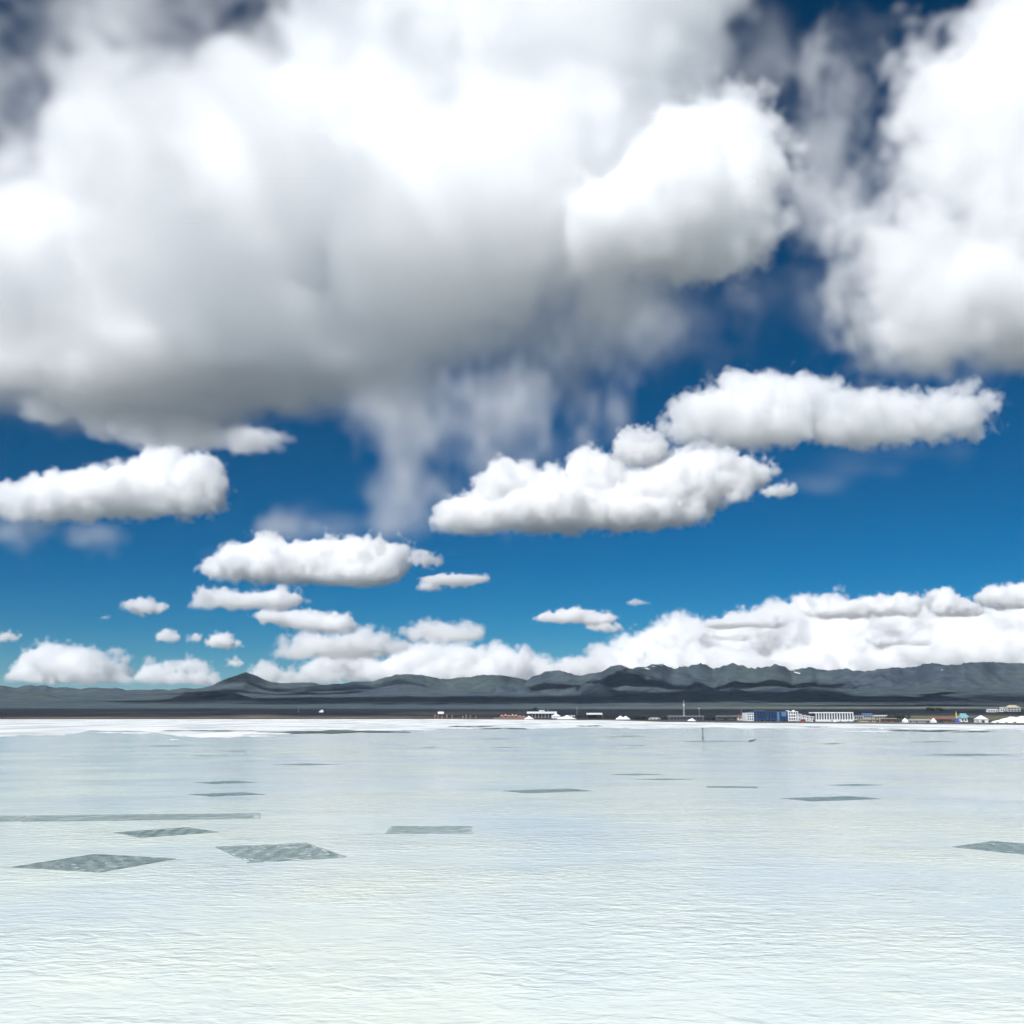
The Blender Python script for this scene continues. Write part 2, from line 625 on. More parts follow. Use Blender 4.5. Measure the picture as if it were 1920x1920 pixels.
def voxel_group():
    """Turns a voxel list (one vertex per voxel, attribute 'dens') into a volume."""
    g = bpy.data.node_groups.new('voxels_to_volume', 'GeometryNodeTree')
    g.interface.new_socket('Geometry', in_out='INPUT', socket_type='NodeSocketGeometry')
    for nm, ty in (('Voxels', 'NodeSocketObject'), ('Low', 'NodeSocketVector'), ('High', 'NodeSocketVector'), ('Step', 'NodeSocketVector'),
                   ('Stride', 'NodeSocketVector'), ('NX', 'NodeSocketInt'), ('NY', 'NodeSocketInt'), ('NZ', 'NodeSocketInt'), ('Material', 'NodeSocketMaterial')):
        g.interface.new_socket(nm, in_out='INPUT', socket_type=ty)
    g.interface.new_socket('Geometry', in_out='OUTPUT', socket_type='NodeSocketGeometry')
    N, l = g.nodes.new, g.links.new
    gi, go = N('NodeGroupInput'), N('NodeGroupOutput')
    vc, si, na = N('GeometryNodeVolumeCube'), N('GeometryNodeSampleIndex'), N('GeometryNodeInputNamedAttribute')
    oi = N('GeometryNodeObjectInfo')
    na.inputs[0].default_value = 'dens'
    si.clamp = True
    si.data_type = 'FLOAT'
    I = gi.outputs
    l(I['Voxels'], oi.inputs['Object'])
    l(oi.outputs['Geometry'], si.inputs['Geometry'])
    l(na.outputs[0], si.inputs['Value'])
    pos = N('GeometryNodeInputPosition')

    def vm(op, a, b=None, const=None):
        v = N('ShaderNodeVectorMath')
        v.operation = op
        l(a, v.inputs[0])
        if b is not None:
            l(b, v.inputs[1])
        elif const:
            v.inputs[1].default_value = const
        return v
    v = vm('SUBTRACT', pos.outputs[0], I['Low'])
    v = vm('DIVIDE', v.outputs[0], I['Step'])
    v = vm('ADD', v.outputs[0], const=(.5, .5, .5))
    v = vm('FLOOR', v.outputs[0])
    v = vm('DOT_PRODUCT', v.outputs[0], I['Stride'])
    l(v.outputs['Value'], si.inputs['Index'])
    l(si.outputs[0], vc.inputs['Density'])
    l(I['Low'], vc.inputs['Min'])
    l(I['High'], vc.inputs['Max'])
    for a in 'XYZ':
        l(I['N' + a], vc.inputs['Resolution ' + a])
    sm = N('GeometryNodeSetMaterial')
    l(I['Material'], sm.inputs['Material'])
    l(vc.outputs[0], sm.inputs[0])
    l(sm.outputs[0], go.inputs[0])
    return g


VOX = voxel_group()
VOX_ID = {s.name: s.identifier for s in VOX.interface.items_tree if s.in_out == 'INPUT'}
NVOX = 0


def blob(px, py, rx, ry, D, depth=None, dD=0.0):
    """Ellipsoid seen at a photograph spot: centre and radii in metres."""
    c = at(px, py, D + dD)
    a, f, u = ray(px, py)
    k = (D + dD) / f / FPX
    X, Z = rx * k, ry * k / (CP if True else 1)
    return (c.x, c.y, c.z, X, depth if depth else max(Z, .55 * X), Z)


def upsample(c, cx, fx, axis):
    """Linear resample along one axis from coarse coords cx to fine coords fx."""
    h = cx[1] - cx[0]
    u = np.clip((fx - cx[0]) / h, 0, len(cx) - 1.001)
    i = u.astype(np.int32)
    sh = [1, 1, 1]
    sh[axis] = -1
    f = (u - i).astype(np.float32).reshape(sh)
    a = np.take(c, i, axis)
    return a + (np.take(c, i + 1, axis) - a) * f


def lumps(ax, L, st, seed, kind):
    """Rounded cellular heads (kind 1) or smooth swell (kind 0) of size L, worked out on a coarse turned lattice."""
    cs = []
    for k in range(3):
        sp = L * st[k] / 6.0
        n = max(2, int(math.ceil((ax[k][-1] - ax[k][0]) / sp)) + 2)
        cs.append((ax[k][0] + sp * np.arange(n)).astype(np.float32))
    X, Y, Z = np.meshgrid(cs[0] / (L * st[0]), cs[1] / (L * st[1]), cs[2] / (L * st[2]), indexing='ij')
    a = .61 + seed * .37
    ca, sa = math.cos(a), math.sin(a)
    cb, sb = math.cos(.47), math.sin(.47)
    X, Y = ca * X - sa * Y, sa * X + ca * Y
    Y, Z = cb * Y - sb * Z, sb * Y + cb * Z
    P = np.stack([X, Y, Z]) + seed * 5.3 + 100
    I = np.floor(P).astype(np.int32)
    F = (P - I).astype(np.float32)
    tb = [table(500 + (seed + 11 * k) % 31, 3) for k in range(3)]
    if kind:
        best = np.full(X.shape, 9.0, np.float32)
        for dx in (-1, 0, 1):
            for dy in (-1, 0, 1):
                for dz in (-1, 0, 1):
                    q = ((I[0] + dx) % 64, (I[1] + dy) % 64, (I[2] + dz) % 64)
                    d2 = (dx + tb[0][q] - F[0]) ** 2 + (dy + tb[1][q] - F[1]) ** 2 + (dz + tb[2][q] - F[2]) ** 2
                    np.minimum(best, d2, out=best)
        v = 1.0 - best * 1.45          # parabolic heads, sharp creases; mean about .45
        v = np.clip(v, -.6, 1) - .42
    else:
        G = F * F * (3 - 2 * F)
        v = 0
        for dx in (0, 1):
            for dy in (0, 1):
                for dz in (0, 1):
                    w = (G[0] if dx else 1 - G[0]) * (G[1] if dy else 1 - G[1]) * (G[2] if dz else 1 - G[2])
                    v = v + w * tb[0][(I[0] + dx) % 64, (I[1] + dy) % 64, (I[2] + dz) % 64]
        v = (v - .5) * 1.7
    for k in range(3):
        v = upsample(v, cs[k], ax[k], k)
    return v


def field(ax, comp, seed):
    x, y, z = ax
    d = np.full((len(x), len(y), len(z)), -1e4, np.float32)
    amp = comp['amp']
    w = comp.get('melt', 60.0)
    for (cx, cy_, cz, rx, ry, rz) in comp['blobs']:
        m = 1.3 + 1.5 * (amp + w) / min(rx, ry, rz)
        i0, i1 = np.searchsorted(x, (cx - rx * m, cx + rx * m))
        j0, j1 = np.searchsorted(y, (cy_ - ry * m, cy_ + ry * m))
        k0, k1 = np.searchsorted(z, (cz - rz * m, cz + rz * m))
        if i1 <= i0 or j1 <= j0 or k1 <= k0:
            continue
        dx, dy, dz = (x[i0:i1, None, None] - cx) ** 2, (y[None, j0:j1, None] - cy_) ** 2, (z[None, None, k0:k1] - cz) ** 2
        q = np.sqrt(dx / rx ** 2 + dy / ry ** 2 + dz / rz ** 2 + 1e-6)
        q = (1 - q) * np.where(q > 1, np.sqrt(dx + dy + dz) / q, min(rx, ry, rz) + (np.sqrt(dx + dy + dz) / q - min(rx, ry, rz)) * q)
        s = d[i0:i1, j0:j1, k0:k1]
        # rounded union so that neighbouring heads melt together
        h = np.clip(.5 + .5 * (q - s) / w, 0, 1)
        d[i0:i1, j0:j1, k0:k1] = s + (q - s) * h + w * h * (1 - h)
    L = comp['size']
    st = comp.get('stretch', (1, 1, 1))
    vox = float(x[1] - x[0])
    n, a = 0, 1.0
    for k in range(comp.get('oct', 6)):
        if L < 2.5 * vox:
            break
        kind = 1 if (comp.get('billow', True) and k >= comp.get('soft_oct', 0)) else 0
        if L > 7 * vox:
            v = lumps(ax, L, st, seed + k, kind)
        else:
            v = noise3(x / L / st[0] + 3.7 * k + seed, y / L / st[1] + 1.3 * k, z / L / st[2] + 9.1 * k, 400 + (seed * 7 + k) % 23)
            v = (v - .5) * 2.0
        n = n + a * v
        a *= comp.get('gain', .55)
        L /= 2.1
    d = d + (n + comp.get('bias', 0.0)) * amp
    e = comp['edge']
    rho = np.clip(d / e, 0, 1)
    rho = rho * rho * (3 - 2 * rho)
    b = comp.get('base')
    if b is not None:
        und = noise3(x / 420. + seed, y / 420., np.zeros(1), 431)
        und = (und - .5) * comp.get('base_var', 90.0)
        rho = rho * np.clip((z[None, None, :] - b - und) / comp.get('base_edge', 120.0), 0, 1)
    return rho * (1000.0 * comp['den'])


def cloud(name, label, comps, vox, group=None, seed=1, cat='cloud'):
    global NVOX
    lo, hi = np.full(3, 1e9), np.full(3, -1e9)
    for c in comps:
        pad = c['amp'] * 1.25 + .4 * c.get('melt', 60.0) + vox
        for b in c['blobs']:
            for k in range(3):
                lo[k] = min(lo[k], b[k] - b[3 + k] - pad)
                hi[k] = max(hi[k], b[k] + b[3 + k] + pad)
        if c.get('base') is not None and len(comps) == 1:
            lo[2] = max(lo[2], c['base'] - 60)
    n = np.maximum(8, np.round((hi - lo) / vox).astype(int))
    ax = [np.linspace(lo[k], hi[k], n[k]).astype(np.float32) for k in range(3)]
    D = 0
    for i, c in enumerate(comps):
        D = D + field(ax, c, seed + 3 * i)
    for a_ in range(3):           # empty outer shell
        sl = [slice(None)] * 3
        for e_ in (0, -1):
            sl[a_] = e_
            D[tuple(sl)] = 0
    NVOX += D.size
    org = np.array([(lo[0] + hi[0]) / 2, (lo[1] + hi[1]) / 2, lo[2]])
    me = bpy.data.meshes.new(name + '_voxels')
    me.vertices.add(D.size)
    me.attributes.new('dens', 'FLOAT', 'POINT').data.foreach_set('value', np.ascontiguousarray(D.transpose(2, 1, 0)).ravel().astype(np.float32))
    src = bpy.data.objects.new(name + '_voxels', me)
    o = bpy.data.objects.new(name, bpy.data.volumes.new(name))
    col.objects.link(o)
    o.location = org
    o.data.materials.append(M['cloud'])
    m = o.modifiers.new('volume', 'NODES')
    m.node_group = VOX
    step = (hi - lo) / (n - 1)
    for k, v in (('Voxels', src), ('Low', lo - org), ('High', hi - org), ('Step', step), ('Stride', (1, n[0], n[0] * n[1])),
                 ('NX', int(n[0])), ('NY', int(n[1])), ('NZ', int(n[2])), ('Material', M['cloud'])):
        m[VOX_ID[k]] = v if isinstance(v, (int, bpy.types.ID)) else [float(q) for q in v]
    return tag(o, label, cat, group)


def cumulus(label, D, bl, vox_px=2.2, den=.015, seed=1, base_py=None, amp_px=22, size_px=70, edge_px=9, group=None, depth=None, extra=None, base_edge_px=22, spread=0.0, **kw):
    k = D / FPX
    base = None
    if base_py is not None:
        base = at(960, base_py, D).z
    rr = random.Random(seed)
    c = dict(blobs=[blob(*b[:4], D, depth, rr.uniform(-spread, spread)) for b in bl], amp=1.75 * amp_px * k, gain=.57, oct=6, size=size_px * k, edge=2.5 * edge_px * k, bias=.22, den=den, base=base,
             base_edge=base_edge_px * k, base_var=14 * k, melt=18 * k)
    c.update(kw)
    return cloud('cumulus_cloud', label, [c] + (extra or []), vox_px * k, group, seed)


# --- fair weather cumulus, from the nearest to the farthest
cumulus('long bright white cumulus cloud with puffy domed top under a patch of deepest blue', 4900,
        [(1400, 785, 130, 62), (1340, 795, 85, 46), (1385, 738, 48, 34), (1440, 752, 60, 42), (1510, 768, 95, 52), (1610, 790, 110, 40), (1700, 787, 95, 36),
         (1785, 775, 58, 38), (1820, 768, 42, 34), (1300, 798, 42, 36), (1490, 742, 34, 26), (1565, 760, 46, 30), (1640, 772, 50, 30)],
        seed=3, base_py=846, amp_px=20, size_px=56, edge_px=9, vox_px=2.2)
cumulus('broad lumpy cumulus cloud in front of grey falling virga', 11400,
        [(1050, 948, 130, 46), (955, 905, 40, 36), (1005, 915, 50, 34), (1115, 893, 52, 40), (1150, 915, 60, 40), (1100, 878, 32, 26), (1220, 925, 80, 38),
         (1320, 893, 90, 42), (1345, 868, 60, 26), (1400, 890, 45, 20), (870, 968, 60, 30), (920, 950, 60, 42), (1180, 962, 110, 28), (1280, 945, 60, 26)],
        seed=5, base_py=1003, amp_px=17, size_px=50, edge_px=8, vox_px=2.0)
cumulus('small rounded puff of cloud floating over the lumpy cumulus', 10400, [(1200, 846, 46, 32), (1185, 828, 22, 20), (1222, 838, 24, 22)],
        seed=6, base_py=882, amp_px=12, size_px=30, edge_px=7, vox_px=1.8)
cumulus('cumulus cloud with crisp cauliflower head and long soft tail', 10400,
        [(330, 910, 88, 56), (305, 880, 46, 34), (240, 920, 110, 48), (140, 932, 110, 40), (55, 942, 60, 30), (378, 912, 44, 44), (12, 935, 36, 26), (350, 876, 30, 24)],
        seed=9, base_py=985, amp_px=15, size_px=46, edge_px=9, vox_px=2.0)
cumulus('flat based cumulus cloud with three low heads above the lone pointed peak', 15750,
        [(480, 1050, 70, 30), (500, 1030, 38, 22), (560, 1060, 90, 34), (620, 1045, 70, 34), (690, 1055, 70, 40), (735, 1040, 30, 26), (430, 1062, 50, 22), (650, 1080, 90, 22)],
        seed=11, base_py=1100, amp_px=13, size_px=36, edge_px=7, vox_px=1.9)


cumulus('low stretched cumulus cloud with a bright right hand head', 19700,
        [(400, 1116, 36, 15), (440, 1130, 60, 13), (500, 1128, 50, 18), (540, 1124, 36, 20), (380, 1135, 24, 8)],
        seed=12, base_py=1146, amp_px=8, size_px=26, edge_px=6, vox_px=1.8)
cumulus('dull sloping cumulus cloud with flat wedge shape', 24500,
        [(520, 1155, 44, 12), (570, 1165, 50, 15), (625, 1172, 44, 18), (650, 1168, 20, 12)],
        seed=13, base_py=1192, amp_px=8, size_px=26, edge_px=7, vox_px=1.8)
PUFF = 'fair weather puffs'
for k, (lab, D, bl, bp) in enumerate([
        ('ragged puff of cloud beside the flat based cumulus', 15000, [(795, 1048, 28, 15), (780, 1040, 14, 10), (815, 1054, 16, 9)], 1068),
        ('flat sliver of cloud below the ragged puff', 16500, [(850, 1088, 60, 10), (805, 1100, 22, 11), (900, 1086, 20, 6)], 1113),
        ('torn thin puff of cloud over the left foothills', 19000, [(268, 1138, 30, 17), (245, 1136, 18, 8), (298, 1140, 14, 8)], 1156),
        ('oval puff of cloud with a smaller companion', 26500, [(316, 1194, 22, 9), (310, 1190, 12, 7), (366, 1196, 12, 6)], 1204),
        ('compact white puff of cloud with domed top above the pointed peak', 27500, [(418, 1204, 30, 12), (415, 1198, 20, 10), (435, 1208, 14, 8)], 1218),
        ('tiny round puff of cloud touching the summit of the pointed peak', 36000, [(438, 1244, 12, 9)], 1253),
        ('small low puff of cloud cut by the left frame of hills', 27000, [(14, 1197, 18, 8), (22, 1195, 9, 7)], 1206),
        ('speck of cloud near the torn thin puff', 20500, [(195, 1160, 8, 5)], 1166),
        ('flat cloud shaped like a lens over the middle of the range', 23500, [(1050, 1158, 48, 11), (1080, 1153, 40, 12), (1120, 1160, 36, 12)], 1172),
        ('small cloud tucked under the lens shaped cloud', 25500, [(1132, 1176, 32, 9), (1148, 1178, 18, 7)], 1187),
        ('tiny flat cloud alone in clear blue', 20500, [(1200, 1132, 20, 6)], 1139),
        ('small torn fragment of cloud at the tail of the lumpy cumulus', 11200, [(1460, 922, 32, 13), (1478, 914, 16, 10)], 938),
        ('two joined scraps of cloud under the lumpy cumulus', 11300, [(1385, 934, 26, 11), (1370, 940, 18, 8)], 946)]):
    cumulus(lab, D, bl, seed=20 + k, base_py=bp, amp_px=6, size_px=16, edge_px=5, vox_px=1.6, group=PUFF, base_edge_px=8, melt=8 * D / FPX)

# --- banks of cumulus along the horizon
BANK = 'cumulus bank along the mountains'
for k, (lab, D, bl, bp) in enumerate([
        ('square shouldered cumulus cloud rising over the low left hills', 38000, [(70, 1250, 30, 36), (110, 1245, 50, 34), (150, 1250, 40, 30), (185, 1262, 30, 22), (220, 1255, 18, 20), (222, 1235, 12, 10), (50, 1272, 40, 18), (200, 1278, 50, 12)], 1292),
        ('faint grey cumulus behind the slope left of the pointed peak', 42000, [(300, 1268, 40, 22), (340, 1278, 50, 16), (285, 1260, 20, 14), (360, 1248, 28, 9), (380, 1278, 30, 14)], 1298),
        ('white cumulus head right behind the pointed peak', 40000, [(500, 1262, 24, 16), (490, 1270, 18, 14), (520, 1272, 24, 10)], 1284),
        ('chain of cumulus heads with a bright leading tower', 30000, [(550, 1220, 34, 22), (575, 1205, 26, 20), (620, 1208, 50, 16), (690, 1202, 36, 22), (720, 1212, 40, 14), (650, 1222, 60, 12)], 1240),
        ('neat cumulus cloud with two domes and shaded flat base', 28000, [(800, 1186, 44, 15), (830, 1188, 44, 14), (880, 1188, 24, 17), (860, 1196, 34, 10)], 1208),
        ('wide white cumulus bank resting on the middle ridge', 42000, [(600, 1262, 50, 22), (660, 1250, 50, 28), (640, 1240, 30, 18), (720, 1262, 50, 20), (790, 1240, 60, 28), (840, 1235, 56, 26), (890, 1240, 40, 26), (760, 1262, 80, 20), (850, 1268, 90, 22), (560, 1280, 40, 14)], 1300),
        ('cumulus bank with ragged top between the middle summits', 40000, [(930, 1232, 26, 20), (960, 1238, 44, 22), (1000, 1248, 30, 16), (940, 1262, 60, 22), (1060, 1258, 60, 14), (1100, 1250, 40, 16)], 1300),
        ('low pale cumulus bank climbing to the right behind the middle summits', 38000, [(1130, 1235, 36, 20), (1180, 1222, 44, 28), (1235, 1204, 40, 30), (1280, 1190, 44, 34), (1320, 1196, 40, 30), (1200, 1256, 90, 26), (1300, 1245, 90, 34), (1385, 1215, 50, 40), (1390, 1255, 80, 30)], 1300),
        ('towering pale cumulus bank behind the twin right hand summits', 46000, [(1400, 1182, 50, 34), (1460, 1172, 50, 38), (1520, 1160, 50, 40), (1570, 1150, 40, 34), (1480, 1220, 90, 44), (1590, 1205, 80, 50), (1640, 1170, 50, 44), (1540, 1250, 120, 40), (1690, 1225, 80, 44)], 1310),
        ('broad bright cumulus bank over the long right hand ridge', 40000, [(1690, 1160, 50, 34), (1750, 1165, 56, 40), (1820, 1172, 50, 40), (1880, 1180, 56, 40), (1940, 1176, 60, 44), (1760, 1220, 90, 40), (1880, 1225, 100, 40), (1990, 1215, 80, 50), (1680, 1245, 80, 26)], 1300)]):
    cumulus(lab, D, bl, seed=40 + k, base_py=min(bp, 1283), amp_px=11, size_px=30, edge_px=8, vox_px=1.8, group=BANK, den=.0055, spread=2500 if k > 6 else 600, base_edge_px=10)
GREY = 'shaded clouds in front of the pale bank'
for k, (lab, D, bl, bp) in enumerate([
        ('slim grey cloud with darkened base in front of the pale bank', 25500, [(1360, 1170, 40, 10), (1395, 1166, 30, 10), (1440, 1166, 34, 12)], 1180),
        ('long grey cloud with bright heads in front of the pale bank', 22000, [(1545, 1148, 40, 12), (1600, 1143, 60, 16), (1640, 1138, 40, 18), (1690, 1135, 36, 22), (1540, 1130, 26, 10)], 1162),
        ('rounded grey cloud beside the long grey cloud', 22500, [(1770, 1132, 34, 24), (1800, 1142, 40, 16), (1760, 1118, 22, 14)], 1162),
        ('dull cloud fading out past the right of the range', 20500, [(1880, 1120, 50, 20), (1930, 1118, 60, 24), (1860, 1112, 26, 14)], 1146),
        ('two small dark scraps against the pale bank', 27500, [(1345, 1198, 18, 5), (1388, 1194, 16, 8)], 1204),
        ('flat slate grey strip of cloud low over the bank', 29500, [(1665, 1204, 40, 8), (1710, 1208, 30, 7)], 1215)]):
    cumulus(lab, D, bl, seed=60 + k, base_py=bp, amp_px=7, size_px=22, edge_px=6, vox_px=1.7, group=GREY, den=.02, base_edge_px=8, melt=9 * D / FPX)

# --- the great cloud filling the upper left, with its shaded base and its wisps
D0 = 6300.0
KG = D0 / 5700.0                 # lengths below are for 5.7 km


def B(D, *rows):
    return [blob(r[0], r[1], r[2], r[3], D, r[4] * D / 5700. if len(r) > 4 else None, r[5] if len(r) > 5 else 0) for r in rows]


def big(D, rows, amp, size, edge, den, **kw):
    k = D / 5700.0
    c = dict(blobs=B(D, *rows), amp=amp * k, size=size * k, edge=edge * k, den=den / k)
    for n in ('melt', 'base', 'base_edge', 'base_var'):
        if n in kw:
            kw[n] *= k
    c.update(kw)
    return c


cloud('storm_cloud', 'enormous soft white cloud with dark grey underside covering most of the upper sky',
      [big(D0, [(90, 440, 210, 120, 1000), (310, 400, 190, 120, 1100), (570, 340, 180, 210, 1100), (280, 300, 70, 60, 400), (60, 480, 260, 150, 1100), (-150, 480, 250, 130, 1000),
                (300, 520, 330, 180, 1200), (440, 630, 240, 170, 1300), (250, 690, 320, 140, 1300), (60, 690, 240, 100, 1200), (740, 140, 220, 260, 1000), (900, 60, 320, 260, 1000), (1150, 60, 240, 200, 800),
                (740, 400, 220, 260, 900), (950, 300, 240, 260, 800), (680, -140, 220, 200, 1000), (1130, 260, 200, 220, 700)],
           400, 900, 420, .0055, base=1690., base_edge=260., base_var=300., melt=260., soft_oct=1, oct=7, gain=.66),
       big(D0, [(120, 730, 200, 60, 500), (330, 730, 250, 80, 600), (490, 745, 180, 80, 600), (600, 690, 130, 70, 450)],
           200, 600, 320, .02, base=1690., base_edge=160., base_var=260., melt=200., soft_oct=1, oct=6, gain=.6),
       big(D0, [(1050, 520, 230, 200, 420), (900, 580, 260, 190, 450), (720, 640, 180, 140, 450), (1180, 520, 150, 130, 350), (1250, 420, 160, 150, 350)],
           330, 620, 520, .0042, melt=300., billow=False, oct=7, gain=.62, stretch=(.7, .7, 1.5))], 24 * KG, seed=71)
cloud('cloud_lobe', 'brilliant white cloud lobe with cauliflower rim bulging from the enormous cloud',
      [big(5700, [(1270, 385, 150, 100, 420), (1365, 285, 92, 92, 330), (1310, 335, 120, 115, 400), (1180, 420, 120, 80, 350), (1400, 335, 68, 85, 300), (1330, 440, 120, 65, 350)],
           150, 320, 230, .014, melt=160., oct=7, gain=.64, bias=.25)], 11.5, seed=74)
cloud('storm_cloud', 'tall soft white cloud with thin ragged left side at the right of the blue gap',
      [big(D0, [(1840, 430, 170, 200, 800), (1880, 230, 150, 180, 800), (1800, 590, 150, 100, 700), (1940, 100, 120, 150, 800), (1720, 440, 110, 140, 600), (1950, 500, 170, 220, 800), (2100, 330, 220, 340, 800)],
           350, 560, 400, .0085, melt=220., soft_oct=1, oct=7, gain=.66),
       big(D0 + 600, [(1560, 310, 120, 210, 380), (1640, 420, 130, 210, 380), (1540, 440, 110, 100, 300), (1590, 160, 45, 70, 220)],
           330, 480, 480, .0036, melt=200., billow=False, oct=7, gain=.64, stretch=(.9, .9, 1.2))], 21 * KG, seed=77)
cloud('cloud_veil', 'thin lavender grey veil of cloud with two blue holes above the enormous cloud',
      [big(4500, [(120, 120, 330, 130, 160), (330, 60, 240, 120, 160), (-120, 60, 260, 200, 160), (200, -120, 400, 140, 160)], 240, 420, 420, .0030,
           melt=200., billow=False, oct=6, gain=.6, bias=.4)], 26, seed=81)
cloud('virga', 'teal grey veil of virga hanging from the enormous cloud down to the low cumulus',
      [big(13200, [(700, 770, 80, 90, 160), (800, 780, 150, 120, 180), (930, 790, 150, 110, 180), (1060, 740, 120, 120, 160), (760, 880, 80, 90, 140), (880, 910, 120, 70, 140), (640, 985, 150, 30, 130), (720, 960, 70, 50, 130), (1170, 640, 90, 110, 150)],
           190, 330, 460, .0070, melt=200., billow=False, oct=6, gain=.66, stretch=(.9, .9, 1.2), bias=.1)], 44, seed=84)
cloud('cloud_wisp', 'broken white fringe of cloud under the dark underside of the enormous cloud',
      [big(11200, [(250, 800, 110, 30, 250), (330, 815, 120, 24, 250), (450, 825, 80, 16, 250), (120, 765, 90, 20, 250), (520, 828, 30, 12, 150)],
           110, 220, 120, .014, melt=60., oct=6, gain=.6)], 22, seed=86)
cloud('cloud_wisp', 'faint wisp trailing below the cauliflower headed cumulus',
      [big(10400, [(80, 1000, 110, 30, 200), (180, 1010, 90, 26, 200), (40, 985, 50, 40, 200)], 140, 240, 260, .0034, melt=80., billow=False, oct=5, gain=.6)], 34, seed=88)
cloud('cloud_wisp', 'dim ragged wisps drifting in the deep blue gap between the two large clouds',
      [big(4300, [(1480, 560, 150, 70, 250), (1300, 640, 110, 100, 250), (1440, 120, 90, 110, 250), (1650, 90, 110, 70, 250), (1750, 720, 160, 40, 250)], 260, 380, 460,
           .0009, melt=140., billow=False, oct=6, gain=.64)], 22, seed=90)
cloud('cloud_wisp', 'pale smear of thin cloud trailing off the tail of the long bright cumulus',
      [big(12500, [(1540, 905, 120, 34, 120), (1640, 880, 90, 26, 120), (1760, 850, 90, 22, 120)], 150, 260, 420, .0030, melt=120., billow=False, oct=6, gain=.64, stretch=(1.6, 1, .8))], 52, seed=93)
cloud('cloud_wisp', 'pale smear of thin cloud stretched above the three headed flat based cumulus',
      [big(14600, [(560, 990, 150, 26, 120), (680, 975, 110, 34, 120), (430, 1040, 70, 24, 120), (760, 990, 70, 40, 120)], 130, 240, 380, .0034, melt=120., billow=False, oct=6, gain=.64, stretch=(1.6, 1, .8))], 56, seed=95)
print('VOX', NVOX, round(time.time() - T0, 1))
# ------------------------------------------------------------------ netting mats lying in the brine
def quad_point(q, u, v):
    return q[0] * (1 - u) * (1 - v) + q[1] * u * (1 - v) + q[2] * u * v + q[3] * (1 - u) * v


def mat(label, quad, nu, nv, group=None, seed=0, gap=.5, ragged=0.0):
    """Rope-edged mat of crossing strands; quad = far-left, far-right, near-right, near-left pixels."""
    r = random.Random(seed)
    P = [on_water(*p, .008) for p in quad]
    c = sum(P, Vector()) / 4
    P = [p - c for p in P]
    o = empty('netting_mat', c, label, 'mat', group)
    edge = MB()
    rim = []
    for k in range(4):
        for j in range(12):
            p = P[k] + (P[(k + 1) % 4] - P[k]) * (j / 12)
            if ragged:
                p = p * (1 + r.uniform(-ragged, ragged))
            rim.append(p)
    w = max((P[0] - P[1]).length, (P[1] - P[2]).length)
    th = .006 + .0005 * w
    for k in range(len(rim)):
        edge.tube(rim[k] + Vector((0, 0, .004)), rim[(k + 1) % len(rim)] + Vector((0, 0, .004)), th, th, 5)
    edge.build('edge_rope', 'net', o)

    def strands(n, across):
        mb = MB()
        for k in range(n):
            a = (k + .5) / n
            seg = 18
            step = (P[1] - P[0]).length / n if not across else (P[3] - P[0]).length / n
            hw = step * gap * .6 / 2
            prev = None
            side = (P[1] - P[0]).normalized() if not across else (P[3] - P[0]).normalized()
            e0, e1 = r.uniform(-.01, .05), 1 - r.uniform(-.01, .05)
            for j in range(seg + 1):
                b = e0 + (e1 - e0) * j / seg
                u, v = (a, b) if not across else (b, a)
                p = quad_point(P, u, v) + side * r.uniform(-.2, .2) * hw + Vector((0, 0, .006 + .006 * math.sin(b * 31 + k)))
                if ragged:
                    p = p * (1 - ragged * .5 * abs(math.sin(k * 1.7)))
                if r.random() < .09:
                    prev = None
                    continue
                cur = (p - side * hw, p + side * hw)
                if prev:
                    mb.add([prev[0], prev[1], cur[1], cur[0], prev[0] - Vector((0, 0, .01)), prev[1] - Vector((0, 0, .01)), cur[1] - Vector((0, 0, .01)), cur[0] - Vector((0, 0, .01))],
                           [(0, 1, 2, 3), (0, 4, 5, 1), (2, 6, 7, 3), (0, 3, 7, 4), (1, 5, 6, 2)])
                prev = cur
        return mb
    strands(nu, False).build('lengthwise_strands', 'net', o)['kind'] = 'stuff'
    strands(nv, True).build('crosswise_strands', 'net', o)['kind'] = 'stuff'
    return o


mat('dark netting mat laid square as a neat trapezoid with open weave', [(735, 1549), (884, 1549), (887, 1563), (722, 1563)], 30, 8, seed=1, gap=.55)
mat('dark netting mat with pointed corners flecked by white ripples', [(20, 1626), (180, 1601), (330, 1610), (185, 1636)], 34, 24, seed=2, gap=.62)
mat('wide faded netting mat with ragged near edge', [(403, 1588), (575, 1581), (652, 1607), (465, 1618)], 34, 22, seed=3, gap=.6, ragged=.03)
mat('pale netting mat lying between the long strip and the flecked mat', [(213, 1561), (352, 1551), (410, 1560), (262, 1571)], 28, 17, seed=4, gap=.6)
mat('long narrow netting strip with slanted end and ribbed tip', [(57, 1529.5), (488, 1525), (488, 1535), (38, 1540.5)], 80, 7, seed=5, gap=.6)
mat('end of a netting strip continuing the long narrow strip past a thin gap', [(-330, 1532), (50, 1529.5), (31, 1540), (-360, 1543)], 64, 7, seed=6, gap=.6)
mat('large netting mat cut off at the right hand side of the lake', [(1785, 1588), (1862, 1577), (2010, 1590), (1935, 1604)], 26, 22, seed=7, gap=.62)
mat('slim teal netting mat alone in the middle of the brine', [(943, 1483), (1068, 1478.6), (1112, 1483), (985, 1487.6)], 30, 20, seed=8, gap=.7)
mat('spindle shaped netting mat with fringed rim at the right', [(1463, 1497), (1595, 1492.6), (1655, 1498), (1520, 1502.6)], 30, 20, seed=9, gap=.7, ragged=.04)
mat('lower netting mat of the close pair', [(352, 1489.5), (458, 1485.6), (497, 1489.6), (395, 1493.6)], 26, 18, seed=10, gap=.7)
